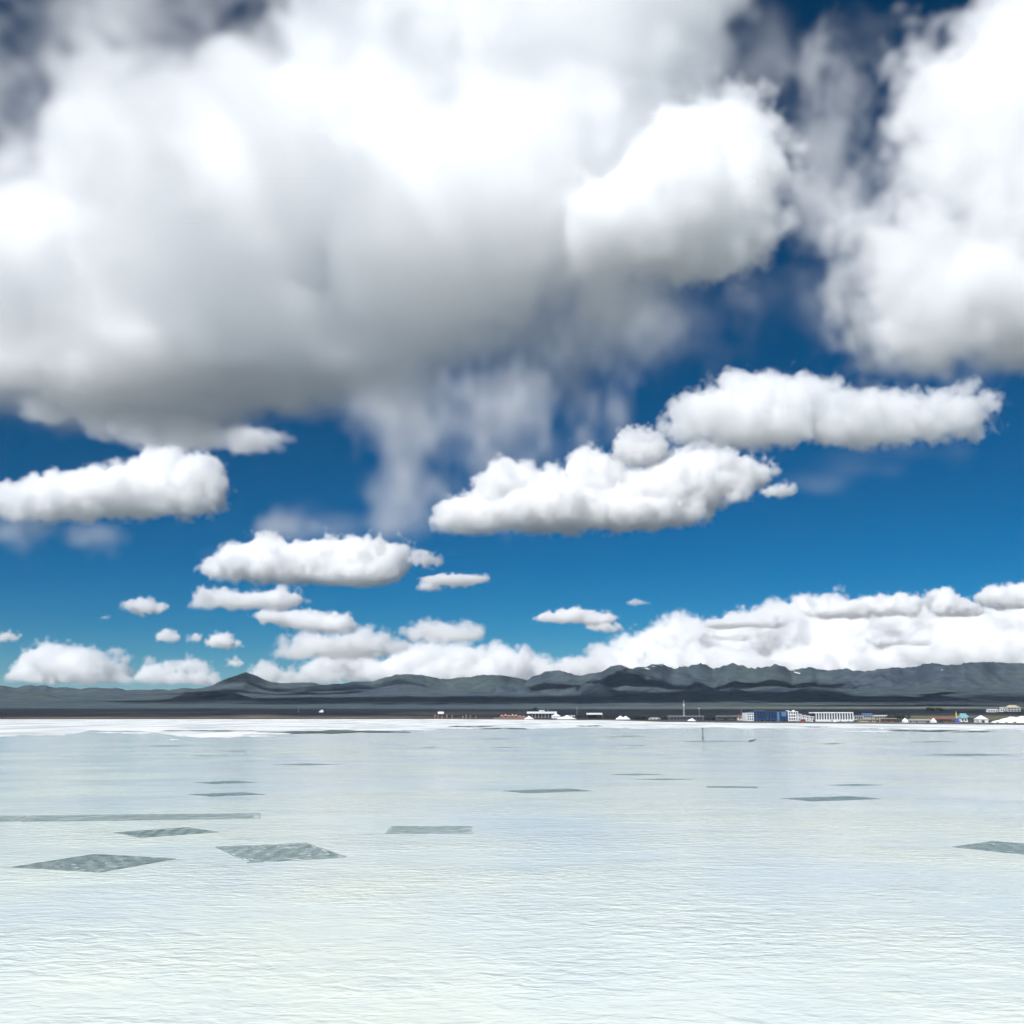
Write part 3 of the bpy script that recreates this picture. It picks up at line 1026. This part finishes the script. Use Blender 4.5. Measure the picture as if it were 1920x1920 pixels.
mat('upper netting mat of the close pair', [(362, 1467.2), (440, 1464), (482, 1467), (400, 1470.2)], 24, 18, seed=11, gap=.7)
mat('thin straight edged netting mat right of the overlapping pair', [(1324, 1473.6), (1418, 1474.6), (1422, 1478), (1326, 1477)], 26, 12, seed=12, gap=.7)
FAR = 'far netting mats that show only as thin dark lines'
for k, q in enumerate([(1553, 1655, 1470, 1474), (1145, 1240, 1450.5, 1454), (1190, 1298, 1459.5, 1463), (1718, 1908, 1413.2, 1417.6), (508, 642, 1431.6, 1435),
                       (355, 412, 1416, 1418.4), (418, 466, 1407.6, 1410), (255, 358, 1397.6, 1400), (1705, 1792, 1389.6, 1392.4), (1535, 1586, 1393.4, 1395.6), (1138, 1212, 1379.4, 1381.8),
                       (1158, 1206, 1396.8, 1398.8), (895, 966, 1384.4, 1386.2), (915, 985, 1400.6, 1402.4), (780, 832, 1400.4, 1402.2), (1255, 1400, 1389, 1391.4)]):
    x0, x1, y0, y1 = q
    ym = (y0 + y1) / 2
    w = x1 - x0
    lab = {3: 'longest of the thin far netting lines, below the salt bar', 4: 'thin dark netting line above the ragged mats and right of the close pair',
           15: 'thin netting line at the foot of the lone pole', 1: 'shorter netting line of the overlapping pair', 2: 'longer netting line of the overlapping pair',
           0: 'thin netting line just above the spindle shaped mat'}.get(k, 'far netting mat seen as a thin dark line on the brine')
    mat(lab, [(x0, ym), (x0 + .55 * w, y0), (x1, ym), (x0 + .45 * w, y1)], 14, 8, FAR, 30 + k, gap=.75)

# lone pole and a drifting branch
o = empty('pole', on_water(1318, 1390.2, -.4), 'lone dark pole standing upright in the shallow brine', 'pole')
MB().tube((0, 0, 0), (.1, 0, 4.3), .16, .13, 8).build('shaft', 'timber', o)
MB().tube((.1, 0, 4.3), (.1, 0, 4.5), .2, .17, 8).build('cap', 'timber', o)
a, b = on_water(1404, 1389.6, .1), on_water(1419, 1388.4, .1)
mb = MB().tube((0, 0, 0), (b - a) * .5 + Vector((0, 0, .12)), .2, .16, 6).tube((b - a) * .5 + Vector((0, 0, .12)), (b - a) + Vector((0, 0, .5)), .16, .06, 6)
mb.tube((b - a) * .5 + Vector((0, 0, .12)), (b - a) * .7 + Vector((.1, .4, .6)), .1, .04, 5)
br = mb.build('driftwood', 'timber')
br.location = a
tag(br, 'bent stick of driftwood lying in the brine near the lone pole', 'driftwood')


# ------------------------------------------------------------------ the settlement on the far shore
def ground(px, D):
    x = (px - 960) / (1.0166 * FPX) * D
    return Vector((x, D, float(land_height(np.array([x]), np.array([D]))[0])))


def site(name, label, cat, px0, px1, D, group=None):
    """Empty at the middle of a front given by its photograph columns; returns it, width, metres per pixel, eye height above its ground."""
    g = ground((px0 + px1) / 2, D)
    g.z -= .1
    return empty(name, g, label, cat, group), (px1 - px0) * mpp(D), mpp(D), CAM_H - g.z


def zof(py, s, eye):
    return eye + (1336 - py) * s


def windows(parent, x0, x1, z0, z1, n, y, rows=1, matn='dark_glass', fill=.6):
    w = (x1 - x0) / n
    h = (z1 - z0) / rows
    me = None
    for j in range(rows):
        for k in range(n):
            if me is None:
                q = MB().box(-w * fill / 2, w * fill / 2, -.12, .12, 0, h * .55)
                o_ = q.build('window', matn, parent)
                me = o_.data
            else:
                o_ = link('window', me, None, parent)
            o_.location = (x0 + w * (k + .5), y, z0 + h * (j + .25))


# entrance hall with the long white roof
o, w, s, e = site('hall', 'long low hall under a flat white roof with raised middle behind the salt heaps', 'building', 988, 1044, 1470)
MB().box(-w * .46, w * .46, 0, 14, -.5, zof(1338, s, e)).build('wall', 'dark_wall', o)
rf = MB().box(-w * .5, w * .5, -2, 16, zof(1338, s, e) + .01, zof(1334.2, s, e)).build('roof', 'white_roof', o)
MB().box(-w * .09, w * .09, -2.3, 8, zof(1334.2, s, e) + .01, zof(1331.6, s, e)).build('parapet', 'white_paint', rf)
for k in range(9):
    MB().box(-.3, .3, -.3, .3, -.5, zof(1338, s, e)).build('column', 'concrete', o).location = (-w * .44 + k * w * .11, -1.2, 0)
windows(o, -w * .4, w * .4, 1.0, zof(1339, s, e), 10, -.05)
# white ridge tent
o, w, s, e = site('tent', 'white marquee tent with a pointed middle beside the entrance hall', 'tent', 1033, 1052, 1420)
t_ = zof(1343, s, e)
MB().hip(-w / 2, w / 2, -4, 4, t_, zof(1338, s, e), .45).build('canopy', 'white_roof', o)
MB().box(-w * .42, w * .42, -3.4, 3.4, -.5, t_ - .01).build('side_wall', 'white_paint', o)
MB().tube((0, 0, zof(1338.4, s, e)), (0, 0, zof(1336.6, s, e)), .12, .05, 6).build('finial', 'steel', o)


def heap(label, px0, px1, top, D, peaks, seed, group='salt heaps on the far shore'):
    g = ground((px0 + px1) / 2, D)
    s = mpp(D)
    W = (px1 - px0) * s
    H = CAM_H + (1336 - top) * s - g.z
    n, m_ = 44, 26
    vs, fs = [], []
    for j in range(m_ + 1):
        for i in range(n + 1):
            x, y = (i / n - .5) * W, (j / m_ - .5) * W * .62
            z = 0
            for (c, h, rr) in peaks:
                q = math.hypot((x - c * W) / (rr * W), y / (W * .31))
                z = max(z, h * max(0, 1 - q))
            z += (float(noise2(np.array([x * .8 + seed]), np.array([y * .8]), 900)[0]) - .5) * .16 * (z > .03)
            vs.append((x, y, z * H - .15))
            if i and j:
                k = j * (n + 1) + i
                fs.append((k - n - 2, k - n - 1, k, k - 1))
    me = bpy.data.meshes.new('salt_heap')
    me.from_pydata(vs, [], fs)
    me.update()
    o_ = link('salt_heap', me, 'salt_heap')
    o_.location = g
    return tag(o_, label, 'salt heap', group)


heap('small conical heap of raked salt in front of the entrance hall', 982, 1002, 1342, 1330, [(0, 1, .5)], 1)
heap('wide heap of raked salt with pointed top right of the marquee', 1043, 1081, 1340, 1330, [(.04, 1, .3), (-.15, .62, .35), (.22, .6, .28), (0, .66, .5)], 2)
heap('heap of raked salt with two rounded tops', 1153, 1183, 1341.5, 1290, [(-.16, 1, .34), (.16, .98, .34)], 3)
heap('long whitish salt heap filling the shore past the white tent', 1856, 1990, 1340.5, 960, [(-.2, .85, .3), (.1, 1, .4), (.35, .9, .3), (-.05, .9, .35)], 4)
heap('low salt heap behind the revetment below the thin mast', 1288, 1306, 1346, 1120, [(0, 1, .5), (-.25, .7, .25)], 5)
heap('low salt heap close to the arcaded building', 1556, 1570, 1349.4, 985, [(0, 1, .5)], 6)

# white-roofed shed
o, w, s, e = site('shed', 'open shed with a white fascia roof on dark posts between two salt heaps', 'shed', 1100, 1129, 1400)
t_ = zof(1340, s, e)
MB().box(-w / 2, w / 2, -4, 6, t_, zof(1336.6, s, e)).build('roof', 'white_roof', o)
for k in range(6):
    MB().box(-.25, .25, -.25, .25, -.5, t_ - .01).build('post', 'dark_wall', o).location = (-w * .46 + k * w * .184, -3, 0)
MB().box(-w * .4, w * .4, 2, 5.5, -.5, t_ - .02).build('back_wall', 'dark_wall', o)
MB().box(w * .16, w * .36, 1.7, 1.95, 1, 3.4).build('sign_board', 'yellow_paint', o)

# pink canvas stalls
for k, px in enumerate([941, 948, 954.5, 961, 967.5, 975, 982]):
    o, w, s, e = site('stall', 'pink canvas stall with pointed roof in the row by the shore', 'stall', px - 3.6, px + 3.6, 1395 + (k % 3) * 14, 'pink stalls in a row')
    h = zof([1339.5, 1338.2, 1340, 1338.6, 1339.2, 1341, 1341.4][k], s, e)
    MB().hip(-w / 2, w / 2, -2.2, 2.2, h * .55, h, .46).build('canopy', 'pink_canvas', o)
    for sx in (-1, 1):
        for sy in (-1, 1):
            MB().box(-.1, .1, -.1, .1, -.4, h * .55).build('post', 'steel', o).location = (sx * w * .44, sy * 1.9, 0)
    MB().box(-w * .4, w * .4, -1.4, -.9, -.3, 1.3).build('counter', 'brick', o)
o, w, s, e = site('wall', 'low red brown wall in front of the pink stalls', 'wall', 925, 986, 1372)
MB().box(-w / 2, w / 2, 0, .5, -.5, 1.1).build('panel', 'brick', o)
MB().box(-w / 2 - .1, w / 2 + .1, -.1, .6, 1.103, 1.3).build('coping', 'concrete', o)

# gateposts left of the stalls
for k, px in enumerate([816, 821.5, 829, 838, 848, 868, 874, 882, 892]):
    o, w, s, e = site('gatepost', 'weathered brick gatepost with pale cap in the line along the left shore', 'gatepost', px - 1.1, px + 1.1, 1405 + (k % 4) * 9, 'gateposts along the shore')
    h = zof(1340.5 + (k * 7 % 3), s, e)
    MB().box(-w / 2, w / 2, -.7, .7, -.4, h - .3).build('pillar', 'brick', o)
    MB().box(-w * .62, w * .62, -.9, .9, h - .297, h).build('cap', 'concrete', o)
o, w, s, e = site('tent', 'small white pitched tent behind the line of gateposts', 'tent', 821, 832, 2050)
MB().gable(-w / 2, w / 2, -3, 3, 1.2, 4.2).build('canopy', 'white_roof', o)
MB().box(-w * .45, w * .45, -2.6, 2.6, -.4, 1.19).build('side_wall', 'white_paint', o)

# masts
o, w, s, e = site('mast', 'tall pale lattice mast with antenna panels rising above the shore', 'mast', 1280.5, 1284.5, 1180)
H = zof(1313, s, e)
for sx, sy in ((-1, -1), (1, -1), (1, 1), (-1, 1)):
    MB().tube((sx * .9, sy * .9, -.4), (sx * .35, sy * .35, H), .13, .1, 6).build('leg', 'steel', o)
for k in range(14):
    q, z0, z1 = .9 - .55 * k / 14, H * k / 14, H * (k + 1) / 14
    mb = MB()
    for a, b in (((-q, -q), (q, -q)), ((q, -q), (q, q)), ((q, q), (-q, q)), ((-q, q), (-q, -q))):
        mb.tube((*a, z0), (*b, z1), .06, .06, 4).tube((*b, z0), (*b, z0 + .05), .06, .06, 4)
    mb.build('bracing', 'steel', o)
for a in range(3):
    MB().box(-.3, .3, .5, .8, H - 6.5, H - 4).build('antenna_panel', 'white_paint', o).rotation_euler.z = a * 2.09
o, w, s, e = site('mast', 'thin lamp mast right of the tall lattice mast', 'mast', 1310, 1312, 1190)
H = zof(1328.5, s, e)
MB().tube((0, 0, -.4), (0, 0, H), .22, .12, 8).build('shaft', 'steel', o)
MB().box(-1.1, 1.1, -.3, .3, H + .01, H + .35).build('lamp_head', 'white_paint', o)


def house(label, px0, px1, top, D, wall='white_paint', roof='grey_roof', kind='flat', n=4, rows=1, depth=10, name='building', cat='building', group=None, wm='dark_glass', eave=.72):
    o_, w_, s_, e_ = site(name, label, cat, px0, px1, D, group)
    H_ = max(2.2, zof(top, s_, e_))
    if kind == 'flat':
        MB().box(-w_ / 2, w_ / 2, 0, depth, -.5, H_ - .5).build('wall', wall, o_)
        MB().box(-w_ / 2 - .3, w_ / 2 + .3, -.35, depth + .3, H_ - .497, H_).build('roof', roof, o_)
        hw = H_ - .5
    else:
        hw = H_ * eave
        MB().box(-w_ / 2, w_ / 2, 0, depth, -.5, hw).build('wall', wall, o_)
        m_ = MB()
        (m_.hip(-w_ / 2 - .4, w_ / 2 + .4, -.5, depth + .5, hw + .003, H_, .25) if kind == 'hip' else m_.gable(-w_ / 2 - .4, w_ / 2 + .4, -.5, depth + .5, hw + .003, H_))
        m_.build('roof', roof, o_)
    if n:
        windows(o_, -w_ * .46, w_ * .46, .5, hw, n, -.06, rows, wm)
    MB().box(-.7, .7, -.16, .1, -.4, min(2.2, hw * .7)).build('door', 'timber', o_).location.x = w_ * .38
    return o_, w_, H_


house('low dark walled store under a long pale roof beside the lattice mast', 1254, 1320, 1342.2, 1175, 'dark_wall', 'concrete', n=10, depth=12)
house('low whitish boat shaped shelter on the shore left of the dark store', 1217, 1238, 1345.6, 1215, 'tan_wall', 'white_roof', 'hip', n=3, depth=6)
house('kiosk with faded red roof left of the blue building', 1384, 1399, 1340.4, 1180, 'white_paint', 'red_roof', 'gable', n=3, depth=6, eave=.6)
house('long thin pale roofed stable left of the red roofed kiosk', 1344, 1382, 1342, 1200, 'dark_wall', 'concrete', n=8, depth=8)
# the blue building
o, w, s, e = site('building', 'large dark blue building with panelled front and white end wings', 'building', 1399, 1500, 1120)
P = lambda px: (px - 1449.5) * s
MB().box(P(1413), P(1477), 0, 22, -.5, zof(1333.4, s, e)).build('main_block', 'blue_panel', o)
MB().box(P(1416), P(1434), -.6, 6, zof(1333.4, s, e) + .01, zof(1332.4, s, e)).build('roof_edge', 'blue_pale', o)
MB().box(P(1457), P(1461), -.35, -.003, 0, zof(1335, s, e)).build('pale_panel', 'blue_pale', o)
MB().box(P(1465), P(1474), -.3, -.003, zof(1343, s, e), zof(1334.5, s, e)).build('pale_panel', 'blue_pale', o)
for k in range(9):
    MB().box(-.12, .12, -.28, -.004, .8, zof(1334.4, s, e)).build('mullion', 'blue_pale' if k % 3 == 0 else 'blue_panel', o).location.x = P(1418 + k * 6.6)
windows(o, P(1414), P(1456), zof(1346, s, e), zof(1335, s, e), 8, -.05, 3, 'dark_glass', .7)
wl = MB().box(P(1399), P(1412.8), -1, 20, -.5, zof(1336.4, s, e)).build('left_wing', 'white_paint', o)
windows(wl, P(1400), P(1412), .6, zof(1337, s, e), 3, -1.05, 3)
wr = MB().box(P(1477.2), P(1496), -1, 20, -.5, zof(1333.6, s, e)).build('right_wing', 'white_paint', o)
windows(wr, P(1478), P(1495), .6, zof(1334, s, e), 4, -1.05, 3)
MB().box(P(1488), P(1491), 2, 6, zof(1333.6, s, e) + .01, zof(1331.4, s, e)).build('stair_tower', 'white_paint', o)
MB().box(P(1476), P(1480), 2, 6, zof(1333.6, s, e) + .01, zof(1332, s, e)).build('stair_tower', 'white_paint', o)
for k, (a, b, t_, lb) in enumerate([(1497, 1503, 1338.4, 'narrow white block stepping down from the blue building'), (1504, 1511, 1340.6, 'second white block stepping down from the blue building'),
                                    (1512, 1518, 1342, 'third white block stepping down from the blue building'), (1518.5, 1526, 1343.2, 'lowest white block stepping down before the arcade')]):
    house(lb, a, b, t_, 1090 - 12 * k, n=2, rows=2, depth=8, roof='white_roof')
# arcaded white building
o, w, s, e = site('building', 'long white building with a row of tall columns under a straight roof', 'building', 1525, 1600, 1060)
t_ = zof(1337.4, s, e)
MB().box(-w * .47, w * .5, 1.6, 16, -.5, t_ - .02).build('wall', 'dark_wall', o)
MB().box(-w * .5, w * .5, -.3, 16.4, t_, zof(1335.2, s, e)).build('roof', 'white_roof', o)
MB().box(-w * .45, w * .5, -.2, 1.2, -.5, zof(1348.8, s, e)).build('plinth', 'white_paint', o)
c0 = None
for k in range(15):
    if c0 is None:
        c_ = MB().box(-.42, .42, -.1, .7, zof(1348.8, s, e) + .003, t_ - .004).build('column', 'white_paint', o)
        c0 = c_.data
    else:
        c_ = link('column', c0, None, o)
    c_.location.x = -w * .43 + k * w * .0655
windows(o, -w * .44, w * .48, 1.5, t_ - .5, 14, 1.52, 1, 'blue_pale', .45)

house('small house with a bright blue roof behind the arcaded building', 1618, 1636, 1337.2, 1350, 'concrete', 'blue_roof', 'gable', n=4, depth=9)
house('low tan house with pale roof right of the blue roofed house', 1638, 1664, 1340.6, 1250, 'tan_wall', 'concrete', 'gable', n=5, depth=8)
house('grey walled row behind the arcaded building', 1601, 1618, 1341, 1210, 'concrete', 'grey_roof', n=4, depth=8)
house('long rust roofed shed standing behind the revetment', 1752, 1784, 1345, 990, 'brick', 'red_roof', 'gable', n=6, depth=9, eave=.6)
house('grey roofed shop in the middle of the right shore', 1704, 1744, 1348.4, 985, 'concrete', 'grey_roof', 'gable', n=7, depth=7, eave=.6)
house('tan shop with dark windows right of the arcaded building', 1612, 1650, 1347.6, 1000, 'tan_wall', 'concrete', n=8, depth=7)
house('brown shop beside the tan shop', 1652, 1680, 1346.4, 1000, 'brick', 'concrete', n=5, depth=7)
house('teal roofed pavilion beside the yellow figure', 1801, 1818, 1337.6, 1010, 'white_paint', 'teal_roof', 'hip', n=3, depth=10, eave=.45)
house('dark shelter between the teal pavilion and the white tent', 1819, 1830, 1344.5, 985, 'dark_wall', 'blue_pale', n=2, depth=6)
house('pale farmhouse on the slope above the right shore', 1889, 1914, 1322.4, 2500, 'concrete', 'tan_wall', 'hip', n=4, rows=2, depth=14, eave=.62)
house('small white hut left of the pale farmhouse', 1876, 1884, 1326, 2460, 'white_paint', 'grey_roof', 'gable', n=2, depth=7, eave=.6)
house('long low white barn on the slope below the small hut', 1852, 1872, 1329.4, 2350, 'white_paint', 'concrete', 'gable', n=4, depth=8, eave=.6)
house('low pale depot left of the grey walled row on the plain', 1060, 1078, 1343, 1600, 'white_paint', 'white_roof', n=3, depth=8)
# white tent with tall peak
o, w, s, e = site('tent', 'white peaked tent beside the long salt heap', 'tent', 1828, 1849, 962)
t_ = zof(1348.5, s, e)
MB().hip(-w / 2, w / 2, -5, 5, t_, zof(1341, s, e), .48).build('canopy', 'white_roof', o)
MB().box(-w * .45, w * .45, -4.4, 4.4, -.5, t_ - .01).build('side_wall', 'white_paint', o)
MB().box(-1, 1, -4.6, -4.45, -.3, 2.2).build('door_flap', 'dark_wall', o)

# yellow figure on a purple plinth
o, w, s, e = site('statue', 'slender yellow statue on a purple blue plinth by the shore', 'statue', 1788, 1798, 968)
hp, hs_ = zof(1346.5, s, e), zof(1333.5, s, e)
MB().box(-1.7, 1.7, -1.7, 1.7, -.4, hp * .5).box(-1.3, 1.3, -1.3, 1.3, hp * .5 + .003, hp).build('plinth', 'purple_paint', o)
mb = MB()
zs = [(0, .75), (.2, .6), (.42, .5), (.6, .62), (.72, .5), (.78, .2), (.82, .3), (.9, .34), (.96, .24), (1, .05)]
for (a, ra), (b, rb) in zip(zs, zs[1:]):
    mb.tube((-.3 * a, 0, hp + (hs_ - hp) * a), (-.3 * b, 0, hp + (hs_ - hp) * b), ra, rb, 10)
mb.tube((-.3, 0, hp + (hs_ - hp) * .7), (.8, 0, hp + (hs_ - hp) * .5), .2, .14, 6)
mb.build('figure', 'yellow_paint', o)

# white dish on a frame, alone on the left plain
o, w, s, e = site('dish', 'round white dish on a small frame alone on the left plain', 'dish', 600, 607, 2350)
zc = zof(1334, s, e)
mb = MB()
for k in range(8):
    a, b = k / 8, (k + 1) / 8
    mb.tube((0, -1.2 * a * a, zc), (0, -1.2 * b * b, zc), 3.6 * a + .01, 3.6 * b + .01, 20)
mb.build('reflector', 'white_paint', o)
MB().tube((0, 1.5, -.4), (0, .2, zc), .4, .25, 8).tube((-2.4, 1.6, -.4), (0, .2, zc - .4), .15, .12, 6).tube((2.4, 1.6, -.4), (0, .2, zc - .4), .15, .12, 6).build('frame', 'steel', o)
MB().box(-6, -3.4, 0, 3, -.4, 2.6).build('equipment_cabin', 'white_paint', o)

# stone revetment along the right shore, gravel promenade on top
def along(px0, px1, off, width, z0, z1, name, matn, n=60):
    vs, fs = [], []
    for k in range(n + 1):
        px = px0 + (px1 - px0) * k / n
        t = (px - 960) / (1.0166 * FPX)
        d = float(shore_dist(np.array(t))) + off
        vs += [(t * d, d, z0), (t * (d + .35), d + .35, z1), (t * (d + width), d + width, z1 + .01), (t * (d + width), d + width, z0)]
        if k:
            b = 4 * k
            fs += [(b - 4, b, b + 1, b - 3), (b - 3, b + 1, b + 2, b - 2), (b - 2, b + 2, b + 3, b - 1)]
    me = bpy.data.meshes.new(name)
    me.from_pydata(vs, [], fs)
    me.update()
    return me


rv = link('revetment', along(1236, 2300, 4, 3, -.4, 1.25, 'revetment', 'bank'), 'bank')
tag(rv, 'low dark stone revetment running along the right hand shore', 'revetment')
structure('promenade', along(1236, 2300, 7.1, 9, -.4, 1.28, 'promenade', 'sand'), 'sand')
structure('shore_bank', along(-800, 935, 2, 5, -.4, 1.5, 'shore_bank', 'sand', 120), 'timber')

# telegraph poles
for k, (px, top, D) in enumerate([(1082, 1316.5, 1900), (1090, 1318.5, 2000), (1150, 1317, 1900), (1028, 1330, 2100), (1352, 1328, 2200), (1372, 1329, 2200), (1390, 1329, 2300), (968, 1334, 2200), (700, 1331, 2300), (560, 1331, 2300)]):
    o, w, s, e = site('telegraph_pole', 'thin wooden telegraph pole on the dark plain', 'telegraph pole', px - 1, px + 1, D, 'telegraph poles on the plain')
    H = max(7.0, min(15, zof(top, s, e)))
    MB().tube((0, 0, -.4), (0, 0, H), .28, .2, 6).build('shaft', 'timber' if k % 3 else 'concrete', o)
    MB().box(-1.3, 1.3, -.1, .1, H - 1.1, H - .8).build('crossarm', 'timber', o)


# parked vehicles on the promenade
def vehicle(name, label, px, D, matn, L, Hh, group):
    o_, w_, s_, e_ = site(name, label, name.split('_')[-1], px - 1, px + 1, D, group)
    h0 = .35
    body = MB()
    prof = [(-L / 2, h0), (-L / 2, h0 + .55), (-L * .3, h0 + .65), (-L * .2, Hh), (L * .33, Hh), (L * .46, h0 + .7), (L / 2, h0 + .6), (L / 2, h0)]
    n_ = len(prof)
    body.add([(x, -.85, z) for x, z in prof] + [(x, .85, z) for x, z in prof], [tuple(range(n_))] + [tuple(range(2 * n_ - 1, n_ - 1, -1))] + [(k, n_ + k, n_ + (k + 1) % n_, (k + 1) % n_) for k in range(n_)])
    body.build('body', matn, o_)
    for x in (-L * .1, L * .18):
        MB().box(-L * .1, L * .1, -.88, -.86, h0 + .7, Hh - .15).build('window', 'dark_glass', o_).location.x = x
    for x in (-L * .32, L * .32):
        for y in (-.75, .75):
            MB().tube((0, -.12, .33), (0, .12, .33), .33, .33, 10).build('wheel', 'rubber', o_).location = (x, y, 0)
    return o_


for k, (px, dd, mt, nm, lb, L, Hh) in enumerate([
        (1428, 12, 'car_black', 'parked_car', 'black car parked on the promenade before the blue building', 4.5, 1.5), (1437, 12, 'car_black', 'parked_car', 'black car parked on the promenade before the blue building', 4.5, 1.5),
        (1448, 12, 'car_black', 'parked_car', 'black car parked on the promenade before the blue building', 4.5, 1.5), (1471, 12, 'car_black', 'parked_car', 'black car parked on the promenade before the blue building', 4.5, 1.5),
        (1504, 12, 'car_red', 'parked_van', 'red van parked before the stepped white blocks', 5.2, 2.2),
        (1762, 11, 'car_black', 'parked_car', 'black car parked before the rust roofed shed', 4.5, 1.6)]):
    t = (px - 960) / (1.0166 * FPX)
    d = float(shore_dist(np.array(t))) + dd
    v = vehicle(nm, lb, px, d, mt, L, Hh, 'vehicles on the promenade')
    v.location.z = 1.3
    v.rotation_euler.z = .1 * (k % 3)


for px, lab in ((1696, 'small white pointed tent right of the brown shop'), (1749, 'small white pointed tent left of the rust roofed shed')):
    t = (px - 960) / (1.0166 * FPX)
    d = float(shore_dist(np.array(t))) + 12
    o = empty('tent', (t * d, d, 1.25), lab, 'tent', 'small tents on the promenade')
    MB().hip(-2.1, 2.1, -1.8, 1.8, 1.2, 3.6, .48).build('canopy', 'white_roof', o)
    MB().box(-1.9, 1.9, -1.6, 1.6, 0, 1.19).build('side_wall', 'white_paint', o)


# shrubs and trees of the settlement
def bush_mesh(w, h, seed, n=170, low=0.0):
    r = random.Random(seed)
    mb = MB()
    cl = [(r.uniform(-.36, .36) * w, r.uniform(-.3, .3) * w, low + (h - low) * r.uniform(.25, .8), r.uniform(.2, .34)) for _ in range(7)]
    for _ in range(n):
        cx, cy_, cz, cr = r.choice(cl)
        a, b, q = r.uniform(0, 6.28), math.acos(r.uniform(-1, 1)), r.random() ** .4
        p = Vector((cx + cr * w * q * math.sin(b) * math.cos(a), cy_ + cr * w * q * math.sin(b) * math.sin(a), max(low + .1, cz + cr * (h - low) * q * math.cos(b))))
        u = Vector((r.uniform(-1, 1), r.uniform(-1, 1), r.uniform(-1, 1))).normalized()
        v_ = u.orthogonal().normalized()
        sz = (.05 * w + .12) * r.uniform(.7, 1.3)
        mb.add([p - u * sz, p + v_ * sz * .6, p + u * sz, p - v_ * sz * .6], [(0, 1, 2, 3)])
    return mb


TREES = [(1682, 1338.4, 1150, 10), (1691, 1339, 1160, 9), (1698, 1340, 1150, 8), (1745, 1326.4, 2300, 16), (1754, 1326, 2320, 18), (1763, 1326.6, 2300, 16), (1664, 1341, 1150, 6), (1670, 1341.5, 1120, 6),
         (1250, 1343, 1230, 7), (1190, 1343.5, 1340, 8), (1198, 1344, 1350, 7), (1208, 1344, 1330, 6), (1088, 1342, 1450, 7), (1136, 1343, 1420, 6), (1330, 1343, 1190, 5), (1336, 1344, 1170, 5), (1004, 1325.5, 2300, 12), (1362, 1344.5, 1150, 5)]
for k, (px, top, D, wd) in enumerate(TREES):
    lab = ('dark broad tree in the clump on the slope' if D > 2290 and px > 1700 else 'dark tree in the clump behind the brown shop' if 1680 < px < 1700 else
           'lone dark tree standing on the plain behind the entrance hall' if px == 1004 else 'small dark roadside tree between the low shore buildings')
    o, w, s, e = site('tree', lab, 'tree', px - 2, px + 2, D, 'trees of the settlement')
    H = max(3.2, zof(top, s, e))
    MB().tube((0, 0, -.4), (.1, 0, H * .55), .22, .1, 6).tube((0, 0, H * .3), (wd * .2, .2, H * .6), .1, .05, 5).tube((0, 0, H * .35), (-wd * .2, -.2, H * .62), .1, .05, 5).build('trunk', 'bark', o)
    bush_mesh(wd, H, 60 + k, 300, H * .22).build('crown', 'leaf', o)
rb = random.Random(5)
for k in range(26):
    px = 1560 + k * 13.5 + rb.uniform(-4, 4)
    t = (px - 960) / (1.0166 * FPX)
    d = float(shore_dist(np.array(t))) + rb.uniform(15, 24)
    o = bush_mesh(rb.uniform(1.6, 3.2), rb.uniform(1.2, 2.6), 200 + k, 90).build('shrub', 'leaf')
    o.location = (t * d, d, .9)
    tag(o, 'small dark shrub planted along the promenade', 'shrub', 'shrubs along the promenade')

# old snow left in the gullies below the summits
def ray_hit(px, py):
    a, f, u = ray(px, py)
    D = np.arange(8000, 18000, 12.0)
    x, z = a / f * D, CAM_H + u / f * D
    g = land_height(x, D)
    k = int(np.argmax(g > z))
    return None if g[k] <= z[k] else Vector((x[k], D[k], g[k] + 2.5))


rs = random.Random(8)
for (px, py, w, h) in [(1212, 1254, 13, 2.2), (1225, 1250, 8, 1.6), (1240, 1248, 6, 1.4), (1495, 1262, 12, 2.4), (1486, 1257, 7, 2.0), (1622, 1260, 3, 1.6), (1641, 1258, 3, 1.4), (1766, 1257, 2.5, 2.0)]:
    n_ = 7
    top, bot = [], []
    for k in range(n_):
        q = k / (n_ - 1)
        ht = h * (.25 + .75 * math.sin(math.pi * min(max(q, .06), .94))) * rs.uniform(.6, 1.1)
        yy = py + (q - .5) * w * .22 + rs.uniform(-.3, .3)
        A_, B_ = ray_hit(px + (q - .5) * w, yy - ht / 2), ray_hit(px + (q - .5) * w, yy + ht / 2)
        if A_ and B_:
            top.append(A_)
            bot.append(B_)
    if len(top) < 3:
        continue
    vs = top + bot
    m_ = len(top)
    me = bpy.data.meshes.new('snow_patch')
    me.from_pydata(vs, [], [(m_ + k, m_ + k + 1, k + 1, k) for k in range(m_ - 1)])
    me.update()
    structure('snow_patch', me, 'snow')

# ------------------------------------------------------------------ the air over the plain
def haze():
    m = bpy.data.materials.new('haze_air')
    m.use_nodes = True
    t = m.node_tree
    t.nodes.clear()
    o = t.nodes.new('ShaderNodeOutputMaterial')
    p = t.nodes.new('ShaderNodeVolumePrincipled')
    p.inputs['Color'].default_value = (.72, .86, 1, 1)
    p.inputs['Density'].default_value = HAZE
    t.links.new(p.outputs[0], o.inputs['Volume'])
    mb = MB().box(-112000, 112000, -62000, 112000, -3, LAND_TOP + 25)
    h = mb.build('haze', m)
    h['kind'] = 'stuff'


HAZE = 0.8e-5
haze()
print('SCRIPT', round(time.time() - T0, 1))
